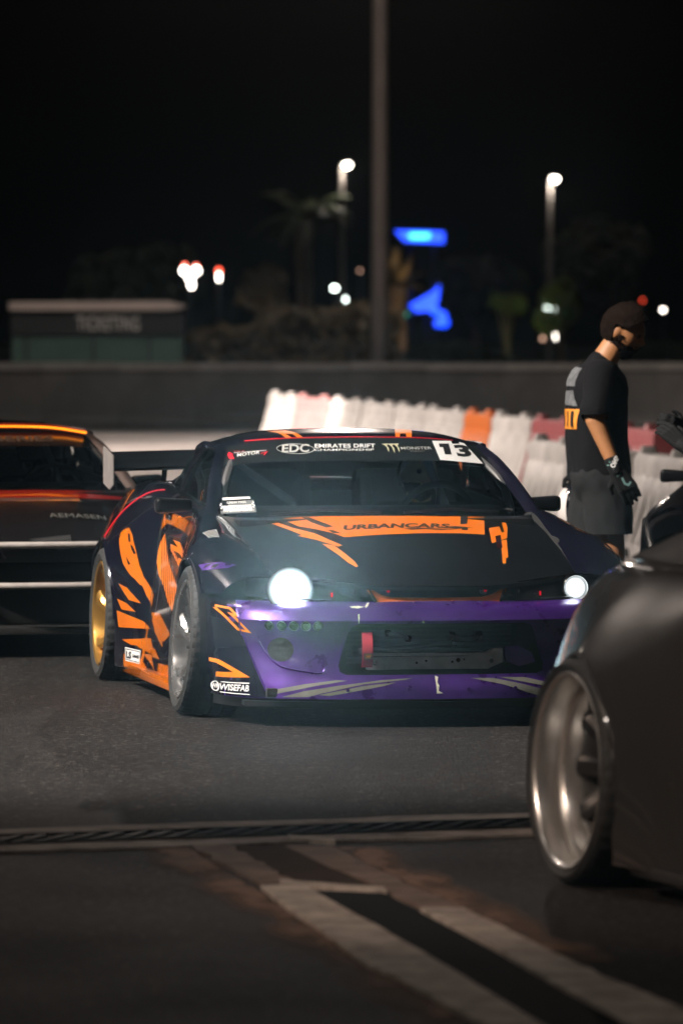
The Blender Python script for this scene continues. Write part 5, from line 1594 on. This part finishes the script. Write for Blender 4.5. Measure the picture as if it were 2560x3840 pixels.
def fuse(name, bm, m, parent, voxel=.012, smooth=6, wrinkle=0.0, wscale=(9, 9, 5), keep=None, fac=.5):
    """melt overlapping volumes into one continuous skin"""
    me = bpy.data.meshes.new(name); bm.to_mesh(me); bm.free()
    o = bpy.data.objects.new(name, me); col.objects.link(o)
    r = o.modifiers.new('r', 'REMESH'); r.mode = 'VOXEL'; r.voxel_size = voxel
    if smooth:
        s = o.modifiers.new('s', 'SMOOTH'); s.factor = fac; s.iterations = smooth
    dg = bpy.context.evaluated_depsgraph_get()
    m2 = bpy.data.meshes.new_from_object(o.evaluated_get(dg))
    bpy.data.objects.remove(o); bpy.data.meshes.remove(me)
    b2 = bmesh.new(); b2.from_mesh(m2); bpy.data.meshes.remove(m2)
    if wrinkle:
        b2.normal_update()
        for v in b2.verts:
            n = noise.noise((v.co.x * wscale[0], v.co.y * wscale[1], v.co.z * wscale[2])) + .5 * noise.noise((v.co.x * wscale[0] * 2.3, v.co.y * wscale[1] * 2.3, v.co.z * wscale[2] * 2.6))
            v.co += v.normal * n * wrinkle
    if keep:
        kill = [f for f in b2.faces if not keep(f.calc_center_median())]
        bmesh.ops.delete(b2, geom=kill, context='FACES')
    return obj(name, b2, m, parent, angle=80)

def head_shape(d, big=0.0):
    """surface point of a head for unit direction d; face looks along -y"""
    x, y, z = d
    p = Vector((x * .076, y * .097, z * .118))
    if z < 0:
        t = min(1, -z)
        p.x *= 1 - .28 * t * t
        if y > 0: p.y *= 1 - .45 * t
        if y < 0: p.z -= .010 * t * (-y)
    if y < 0:
        fr = -y
        g = lambda cx, cz, sx, sz: math.exp(-((x - cx) / sx) ** 2 - ((z - cz) / sz) ** 2) * (fr > .2)
        p.y -= .030 * g(0, -.17, .13, .13) + .014 * g(0, .02, .10, .16)          # nose
        p.y -= .007 * g(0, .27, .5, .09)                                         # brow
        p.y += .012 * (g(-.40, .10, .2, .12) + g(.40, .10, .2, .12))             # sockets
        p.y -= .008 * g(0, -.46, .26, .07) + .012 * g(0, -.82, .3, .16)          # lips, chin
        p.y += .005 * g(0, -.62, .3, .06)
    return p

M_skin = mat('skin', (0.37, 0.165, 0.066), .55, var=.12, scale=18)
M_hair = mat('dark_hair', (0.009, 0.0055, 0.004), .9, spec=.04, var=.4, scale=60, bump=.8, bscale=120)
M_shirt = mat('black_cotton', (0.006, 0.006, 0.007), .95, spec=.15, var=.15, scale=10, bump=.2, bscale=300)
M_shorts = mat('charcoal_cotton', (0.016, 0.017, 0.018), .95, spec=.15, var=.2, scale=8, bump=.2, bscale=300)
M_glove = mat('black_glove', (0.006, 0.0065, 0.007), .8, spec=.2, bump=.2, bscale=250)
M_shoe = mat('dark_shoe', (0.02, 0.02, 0.02), .6)
M_print = mat('orange_print', (0.62, 0.22, 0.015), .7, var=.2, scale=40)
M_greyprint = mat('grey_print', (0.10, 0.105, 0.11), .8, var=.6, scale=26)
M_teal = mat('teal_print', (0.16, 0.30, 0.28), .6)
M_eye = mat('eye', (0.05, 0.03, 0.02), .2)

def add_head(bm, c, Rm):
    g = bmesh.ops.create_uvsphere(bm, u_segments=48, v_segments=36, radius=1)
    for v in g['verts']: v.co = Rm @ head_shape(v.co.normalized()) + Vector(c)
    for sx in (-1, 1):
        ellipsoid(bm, Vector(c) + Rm @ Vector((sx * .078, .012, -.005)), (.012, .022, .033), Rm)

def hair_cap(parent, c, Rm, sel, off, m, name, amp=.008, sc=40):
    bm = bmesh.new()
    g = bmesh.ops.create_uvsphere(bm, u_segments=64, v_segments=48, radius=1)
    dirs = {v: v.co.normalized().copy() for v in g['verts']}
    kill = [v for v in g['verts'] if not sel(dirs[v])]
    for v in g['verts']:
        d = dirs[v]; p = head_shape(d)
        n = noise.noise((d.x * sc * .1, d.y * sc * .1, d.z * sc * .1)) + .6 * noise.noise(Vector((d.x, d.y, d.z)) * sc * .3)
        o = off(d) if callable(off) else off
        v.co = Rm @ (p + d * (o + amp * n)) + Vector(c)
    bmesh.ops.delete(bm, geom=kill, context='VERTS')
    thicken(bm, -.012)
    return obj(name, bm, m, parent, angle=70)

def tufts(parent, c, Rm, sel, off, m, name, n, r, seed):
    rnd = random.Random(seed); bm = bmesh.new(); k = 0
    while k < n:
        d = Vector((rnd.gauss(0, 1), rnd.gauss(0, 1), rnd.gauss(0, 1))).normalized()
        if not sel(d): continue
        k += 1
        p = Rm @ (head_shape(d) + d * (off(d) if callable(off) else off)) + Vector(c)
        q = p + (Rm @ (d * .6 + Vector((rnd.gauss(0, .7), rnd.gauss(0, .7), rnd.gauss(0, .5))))).normalized() * r * rnd.uniform(1.4, 2.8)
        mid = p.lerp(q, .5) + Vector((rnd.gauss(0, 1), rnd.gauss(0, 1), rnd.gauss(0, 1))) * r * .5
        add_tube(bm, [p, mid, q], [r * .75, r * .6, r * .12], 5)
    return obj(name, bm, m, parent)

def hand_bm(bm, w, d, up, side, s=1.0, curl=.5, thumb=1):
    """w wrist, d pointing direction, up = back-of-hand normal; five separate fingers"""
    d, up = Vector(d).normalized(), Vector(up).normalized()
    lat = d.cross(up).normalized() * side
    w = Vector(w)
    palm_end = w + d * .095 * s
    for k in range(4):
        o = (k - 1.5) * .021 * s
        capsule(bm, w + lat * o * .6 + d * .01, palm_end + lat * o, .019 * s, .015 * s, 10)
    for k, L in enumerate((.072, .082, .077, .06)):
        o = (k - 1.5) * .0225 * s
        p = palm_end + lat * o
        dirv = d.copy()
        for j, f in enumerate((.45, .32, .23)):
            ang = curl * (.55 + .35 * j)
            dirv = (dirv * math.cos(ang) - up * math.sin(ang)).normalized()
            q = p + dirv * L * f * s
            capsule(bm, p, q, (.0105 - .001 * j) * s, (.0098 - .001 * j) * s, 8)
            p = q
            up2 = up
    t0 = w + d * .03 * s - lat * .030 * s * thumb
    t1 = t0 + (d * .6 - lat * .7 * thumb - up * .35).normalized() * .042 * s
    t2 = t1 + (d * .9 - lat * .15 * thumb - up * .4).normalized() * .034 * s
    capsule(bm, t0, t1, .014 * s, .012 * s, 8); capsule(bm, t1, t2, .0115 * s, .0095 * s, 8)

def rotm(yaw, pitch=0, roll=0):
    return Matrix.Rotation(yaw, 3, 'Z') @ Matrix.Rotation(pitch, 3, 'X') @ Matrix.Rotation(roll, 3, 'Y')

# --- bearded man in black, standing in profile, facing right
man = empty('person', (1.36, 28.7, 0)); man.scale = (1.10, 1.06, 1.0)
tag(man, 'bearded man in black T-shirt and shorts wearing a glove, standing right of the car', 'person')
HR = rotm(R(90) + R(-20), R(24)); HC = (.055, 0, 1.632)
bm = bmesh.new()
add_head(bm, HC, HR)
capsule(bm, (-.05, 0, 1.46), (.015, 0, 1.57), .064, .058)
capsule(bm, (-.06, 0, 1.00), (-.07, 0, 1.34), .125, .135); capsule(bm, (-.065, -.15, 1.42), (-.065, .15, 1.42), .065, .065)
capsule(bm, (-.045, -.07, .90), (-.045, .07, .90), .12, .12)
near = [(-.06, -.195, 1.415), (-.085, -.235, 1.19), (.005, -.262, .955)]
far = [(-.06, .195, 1.415), (-.12, .25, 1.18), (-.135, .28, .965)]
for A_ in (near, far):
    capsule(bm, A_[0], A_[1], .056, .045); capsule(bm, A_[1], A_[2], .044, .031)
legs = [[(-.035, -.09, .88), (.0, -.10, .49), (-.03, -.11, .10), (.10, -.125, .045)], [(-.055, .09, .88), (-.115, .10, .49), (-.15, .11, .10), (-.02, .125, .045)]]
for h, k, a, t_ in legs:
    capsule(bm, h, k, .085, .058); capsule(bm, k, a, .060, .040); capsule(bm, (a[0] - .03, a[1], .05), t_, .042, .034)
    ellipsoid(bm, (k[0] - .025, k[1], k[2] - .13), (.055, .05, .11))
fuse('body', bm, M_skin, man, .008, 3)
for sx in (-1, 1):
    p = Vector(HC) + HR @ Vector((sx * .031, -.083, .014)); bm = bmesh.new(); bmesh.ops.create_uvsphere(bm, u_segments=10, v_segments=8, radius=.011)
    for v in bm.verts: v.co += p
    obj('eye', bm, M_eye, man)
def hairline(d, m=0.0):
    y = d.y
    z0 = .66 if y < -.72 else (.66 - (y + .72) / .36 * .42 if y < -.36 else (.20 if y < .14 else -.48))
    return d.z > z0 + m
def beardline(d, m=0.0):
    if d.y > .22: return False
    if -.34 < d.y < .02 and d.z < -.04 - m and abs(d.x) > .6: return True
    if d.z > -.42 and d.y < -.78 and abs(d.x) < .3: return d.z < -.27 - m and d.z > -.38
    return d.z < -.30 - .10 * max(0, -d.y) - m
hair_cap(man, HC, HR, hairline, lambda d: .006 + .020 * max(0, d.z), M_hair, 'hair', .006)
hair_cap(man, HC, HR, beardline, lambda d: .003 + .022 * max(0, -d.z - .3), M_hair, 'beard', .004)
tufts(man, HC, HR, lambda d: hairline(d, .05), lambda d: .004 + .018 * max(0, d.z), M_hair, 'hair_locks', 520, .0075, 3)
tufts(man, HC, HR, lambda d: beardline(d, .04), lambda d: .001 + .018 * max(0, -d.z - .3), M_hair, 'beard_locks', 300, .005, 4)
bm = bmesh.new()
capsule(bm, (-.06, -.0, .915), (-.072, 0, 1.34), .150, .148); capsule(bm, (-.06, -.075, .915), (-.072, -.06, 1.34), .128, .135); capsule(bm, (-.06, .075, .915), (-.072, .06, 1.34), .128, .135)
capsule(bm, (-.065, -.165, 1.415), (-.065, .165, 1.415), .078, .078); capsule(bm, (-.06, 0, 1.40), (-.045, 0, 1.475), .10, .072)
capsule(bm, near[0], (-.083, -.238, 1.235), .085, .078); capsule(bm, far[0], (-.115, .245, 1.235), .085, .078)
shirt = fuse('t_shirt', bm, M_shirt, man, .012, 5, .015, (6, 6, 3.4), keep=lambda c: c.z > .885 and not (abs(c.y) > .212 and c.z < 1.222))
bm = bmesh.new()
capsule(bm, (-.05, -.06, .90), (-.05, .06, .90), .145, .145)
for h, k, a, t_ in legs:
    K = Vector(h).lerp(Vector(k), .78); capsule(bm, h, K, .122, .108); capsule(bm, K, K + Vector((.005, 0, -.05)), .108, .108)
fuse('shorts', bm, M_shorts, man, .012, 4, .010, (8, 8, 4), keep=lambda c: c.z > .615)
# gloves
bm = bmesh.new(); capsule(bm, (-.008, -.258, .99), (.010, -.263, .94), .038, .034); hand_bm(bm, (.012, -.264, .94), (.48, .02, -.88), (.1, -1, 0), -1, 1.08, .30)
glove = fuse('glove', bm, M_glove, man, .005, 2)
bm = bmesh.new(); capsule(bm, (-.134, .279, 1.0), (-.136, .28, .94), .038, .034); hand_bm(bm, (-.137, .281, .935), (-.05, .02, -1), (0, 1, .05), 1, 1.05, .75)
fuse('glove', bm, M_glove, man, .005, 2)
bg = bvh_of([glove])
def flat_on(bvh, bm, mode_o, name, m, parent, off=.002):
    for v in bm.verts:
        h = bvh.ray_cast(Vector((v.co.x, -3, v.co.y)), Vector((0, 1, 0)))
        if h[0] is None: h = bvh.find_nearest(Vector((v.co.x, -.30, v.co.y)))
        v.co = h[0] + Vector((0, -off, 0))
    return obj(name, bm, m, parent, False)
flat_on(bg, xf2(poly2([(0, 0), (.075, 0), (.075, .034), (0, .034)]), -.004, .945, R(65)), None, 'glove_label', M_greyprint, man)
t = text2('OMP', .03, 0, .0015, width=.060, height=.024); flat_on(bg, xf2(t, .0, .952, R(65)), None, 'lettering', M_white, man, .0035)
for pts in ([(.035, .905), (.048, .875), (.065, .868), (.075, .885)], [(-.03, .965), (-.02, .985)], [(.012, .91), (.03, .93)]):
    flat_on(bg, stroke2(pts, .009), None, 'glove_stripe', M_teal, man)
# shirt print on the back
bs = bvh_of([shirt])
def back_print(pts, name, m, off):
    bm = poly2(pts)
    bmesh.ops.triangulate(bm, faces=list(bm.faces))
    for _ in range(3): bmesh.ops.subdivide_edges(bm, edges=list(bm.edges), cuts=1, use_grid_fill=True)
    dead = []
    for v in bm.verts:
        h = bs.ray_cast(Vector((-3, v.co.x, v.co.y)), Vector((1, 0, 0)))
        if h[0] is None: dead.append(v); continue
        v.co = h[0] + Vector((-off, -off * .5, 0))
    bmesh.ops.delete(bm, geom=dead, context='VERTS')
    return obj(name, bm, m, man, False)
back_print([(-.155, 1.145), (.10, 1.145), (.10, 1.245), (-.155, 1.245)], 'back_print', M_print, .003)
for k in range(5):
    y0 = -.140 + k * .05
    back_print([(y0, 1.155), (y0 + .016, 1.155), (y0 + .022, 1.235), (y0 + .006, 1.235)], 'print_letter', M_ink, .006)
for q in ([(-.145, 1.26), (.06, 1.27), (.08, 1.33), (-.12, 1.34)], [(-.13, 1.36), (.05, 1.36), (.03, 1.46), (-.10, 1.45)]):
    back_print(q, 'grey_print', M_greyprint, .003)
for h, k, a, t_ in legs:
    bm = bmesh.new(); capsule(bm, (a[0] - .035, a[1], .052), (t_[0] + .02, t_[1], .047), .050, .044); fuse('shoe', bm, M_shoe, man, .01, 3, keep=lambda c: c.z > .004)
# --- white helmet in his far hand
hm = empty('racing_helmet', (1.35 - .135, 29.02, 0)); tag(hm, 'white racing helmet with black visor hanging behind the bearded man', 'helmet')
M_helmet = mat('helmet_white', (.62, .58, .55), .25, 0, 1, var=.1, scale=10)
bm = bmesh.new(); ellipsoid(bm, (0, 0, .735), (.128, .150, .142)); obj('shell', bm, M_helmet, hm)
bm = bmesh.new()
g = bmesh.ops.create_uvsphere(bm, u_segments=40, v_segments=28, radius=1)
kill = [v for v in g['verts'] if not (v.co.x > -.62 and v.co.z > -.62 and v.co.y < .7)]
for v in g['verts']: v.co = Vector((v.co.x * .131, v.co.y * .153, v.co.z * .145 + .735))
bmesh.ops.delete(bm, geom=kill, context='VERTS'); obj('visor', bm, M_gloss, hm)
for z in (.655,):
    bm = bmesh.new(); add_tube(bm, [(-.085, -.118, z), (-.088, -.128, z)], .012, 12); obj('visor_pivot', bm, M_steel, hm)
bm = bmesh.new(); add_tube(bm, catmull([Vector((-.03, -.155, .72)), Vector((-.05, -.162, .66)), Vector((-.06, -.150, .60)), Vector((-.05, -.10, .57))], 4), .010, 6); obj('strap', bm, mat('orange_strap', (.42, .15, .06), .7), hm)
bm = bmesh.new(); add_tube(bm, [(-.0, .0, .87), (.0, .0, .90)], .02, 8); obj('hand_loop', bm, M_black, hm)

# --- second man at the picture edge, only his arm in view
man2 = empty('person', (1.83, 27.55, 0))
tag(man2, 'person in black shirt with raised gloved hand, cut off by the right picture edge', 'person')
bm = bmesh.new()
HR2 = rotm(R(-80), R(8)); HC2 = (.08, .05, 1.66)
add_head(bm, HC2, HR2)
capsule(bm, (.10, .03, 1.48), (.09, .04, 1.60), .064, .058); capsule(bm, (.10, .03, 1.0), (.10, .03, 1.34), .13, .14)
capsule(bm, (.08, -.15, 1.42), (.08, .19, 1.42), .065, .065); capsule(bm, (.10, -.05, .92), (.10, .09, .92), .13, .13)
n2 = [(.06, -.19, 1.39), (-.045, -.25, 1.00), (-.19, -.18, 1.085)]; f2 = [(.09, .23, 1.41), (.05, .27, 1.12), (-.16, .10, 1.15)]
for A_ in (n2, f2): capsule(bm, A_[0], A_[1], .056, .046); capsule(bm, A_[1], A_[2], .046, .031)
l2 = [[(.10, -.07, .88), (.08, -.09, .49), (.12, -.10, .10), (.0, -.11, .045)], [(.10, .10, .88), (.10, .12, .49), (.15, .13, .10), (.02, .14, .045)]]
for h, k, a, t_ in l2:
    capsule(bm, h, k, .085, .058); capsule(bm, k, a, .060, .040); capsule(bm, (a[0] + .03, a[1], .05), t_, .042, .034)
fuse('body', bm, M_skin, man2, .010, 3)
hair_cap(man2, HC2, HR2, lambda d: d.z > .42 - .42 * d.y * (1 if d.y < 0 else .9) - (.55 if d.y > .25 else 0) and d.z > -.5, .016, M_hair, 'hair', .008)
bm = bmesh.new()
capsule(bm, (.10, -.03, .93), (.10, 0, 1.34), .15, .15); capsule(bm, (.10, .08, .93), (.10, .08, 1.34), .135, .14); capsule(bm, (.08, -.165, 1.415), (.08, .205, 1.415), .078, .078); capsule(bm, (.10, .03, 1.40), (.095, .03, 1.48), .10, .072)
capsule(bm, n2[0], (-.005, -.228, 1.18), .082, .072); capsule(bm, f2[0], f2[1], .082, .072)
fuse('t_shirt', bm, M_shirt, man2, .012, 5, .008, keep=lambda c: c.z > .9)
bm = bmesh.new(); capsule(bm, (.10, -.04, .92), (.10, .08, .92), .15, .15)
for h, k, a, t_ in l2: capsule(bm, h, a, .11, .075)
fuse('trousers', bm, M_shorts, man2, .012, 4, .008, keep=lambda c: c.z > .08)
for h, k, a, t_ in l2:
    bm = bmesh.new(); capsule(bm, (a[0] + .035, a[1], .052), (t_[0] - .02, t_[1], .047), .050, .044); fuse('shoe', bm, M_shoe, man2, .01, 3, keep=lambda c: c.z > .004)
for A_, up in ((n2, (.3, -1, .2)), (f2, (.3, -1, .2))):
    w_ = Vector(A_[2]); d_ = (w_ - Vector(A_[1])).normalized()
    bm = bmesh.new(); capsule(bm, w_ - d_ * .05, w_, .038, .034); hand_bm(bm, w_, (d_.x * .9, d_.y, d_.z + .25), up, -1, 1.05, .8); fuse('glove', bm, M_glove, man2, .005, 2)
bm = bmesh.new(); add_box(bm, (.0, -.307, 1.25), (.055, .004, .10), 0, Matrix.Rotation(R(10), 3, 'Y')); obj('sleeve_label', bm, M_greyprint, man2, False)

# --- drivers
def driver(carobj, lx, ly, label, helmet):
    M_ = carobj.matrix_world if False else (Matrix.Translation(carobj.location) @ Matrix.Rotation(carobj.rotation_euler.z, 4, 'Z') @ Matrix.Scale(carobj.scale.x, 4))
    d = empty('person', (M_ @ Vector((lx, ly, 0))), carobj.rotation_euler.z); tag(d, label, 'person')
    bm = bmesh.new()
    c = (0, 0, .985); rm = rotm(R(8), R(0))
    add_head(bm, c, rm); capsule(bm, (0, .04, .84), (0, .01, .92), .06, .056); capsule(bm, (0, .06, .50), (0, .05, .74), .13, .13); capsule(bm, (-.16, .05, .79), (.16, .05, .79), .065, .065)
    for sx in (-1, 1):
        capsule(bm, (sx * .19, .05, .78), (sx * .26, -.12, .58), .055, .045); capsule(bm, (sx * .26, -.12, .58), (sx * .13, -.36, .78), .044, .032)
        capsule(bm, (sx * .10, .05, .44), (sx * .12, -.40, .50), .085, .06); capsule(bm, (sx * .12, -.40, .50), (sx * .12, -.72, .28), .058, .042)
    fuse('body', bm, M_skin, d, .010, 2)
    bm = bmesh.new(); capsule(bm, (0, .06, .48), (0, .05, .74), .145, .145); capsule(bm, (-.16, .05, .785), (.16, .05, .785), .078, .078)
    for sx in (-1, 1):
        capsule(bm, (sx * .19, .05, .78), (sx * .26, -.12, .58), .068, .056); capsule(bm, (sx * .26, -.12, .58), (sx * .14, -.34, .765), .055, .042); capsule(bm, (sx * .10, .05, .44), (sx * .12, -.40, .50), .095, .07); capsule(bm, (sx * .12, -.40, .50), (sx * .12, -.72, .28), .068, .05)
        b3 = bmesh.new(); hand_bm(b3, (sx * .13, -.36, .78), (-sx * .3, -.8, .35), (sx * .6, -.2, .6), -sx, 1.0, 1.0); fuse('glove', b3, M_glove, d, .005, 2)
    fuse('race_suit', bm, M_shirt, d, .012, 4, .006)
    if helmet:
        bm = bmesh.new(); ellipsoid(bm, (0, 0, 1.0), (.135, .155, .150)); obj('helmet', bm, M_gloss, d)
        bm = bmesh.new()
        g = bmesh.ops.create_uvsphere(bm, u_segments=40, v_segments=28, radius=1)
        kill = [v for v in g['verts'] if not (v.co.y < -.25 and -.35 < v.co.z < .42)]
        for v in g['verts']: v.co = Vector((v.co.x * .138, v.co.y * .158, v.co.z * .153 + 1.0))
        bmesh.ops.delete(bm, geom=kill, context='VERTS'); obj('visor', bm, mat('smoke_visor', (.05, .055, .055), .08, 0, 1), d)
        for x, z in ((-.02, .985), (.11, .985), (.11, 1.05)):
            bm = bmesh.new(); ellipsoid(bm, (x, -.155 + abs(x) * .35, z - .03), (.008, .008, .008)); obj('visor_screw', bm, M_chrome, d)
    else:
        hair_cap(d, c, rm, lambda q: q.z > .35 - .5 * q.y or q.y > .5, .014, M_hair, 'hair', .006)
        for sx in (-1, 1):
            p = Vector(c) + rm @ Vector((sx * .031, -.083, .014)); bm = bmesh.new(); bmesh.ops.create_uvsphere(bm, u_segments=10, v_segments=8, radius=.012)
            for v in bm.verts: v.co += p
            obj('eye', bm, M_eye, d)
        hair_cap(d, c, rm, lambda q: q.z < -.30 and q.y < .2 and not (q.z > -.5 and abs(q.x) < .3 and q.y < -.7), .008, M_hair, 'beard', .005)
driver(H['car'], .36, 1.50, 'driver with dark hair behind the windscreen of the purple drift car', False)
driver(LC['car'], .36, 1.48, 'driver in black helmet behind the windscreen of the bumperless car', True)

# ---- thin haze added so that the headlamps get a glow round them
bm = bmesh.new(); add_box(bm, (0, 150, 14.5), (420, 440, 31))
hz = obj('haze', bm, None, None, False) if False else None
me = bpy.data.meshes.new('haze'); bm.to_mesh(me); bm.free()
hz = bpy.data.objects.new('haze', me); col.objects.link(hz); hz['kind'] = 'stuff'
hz['label'] = 'thin pale haze added over the whole place to make the lamps glow'; hz['category'] = 'haze'
hm_ = bpy.data.materials.new('glow_haze'); hm_.use_nodes = True
n = hm_.node_tree.nodes; l = hm_.node_tree.links
n.remove(n['Principled BSDF'])
pv = n.new('ShaderNodeVolumePrincipled')
pv.inputs['Color'].default_value = (.9, .95, 1, 1)
pv.inputs['Density'].default_value = .00007
pv.inputs['Anisotropy'].default_value = .97
l.new(pv.outputs[0], n['Material Output'].inputs['Volume'])
me.materials.append(hm_)
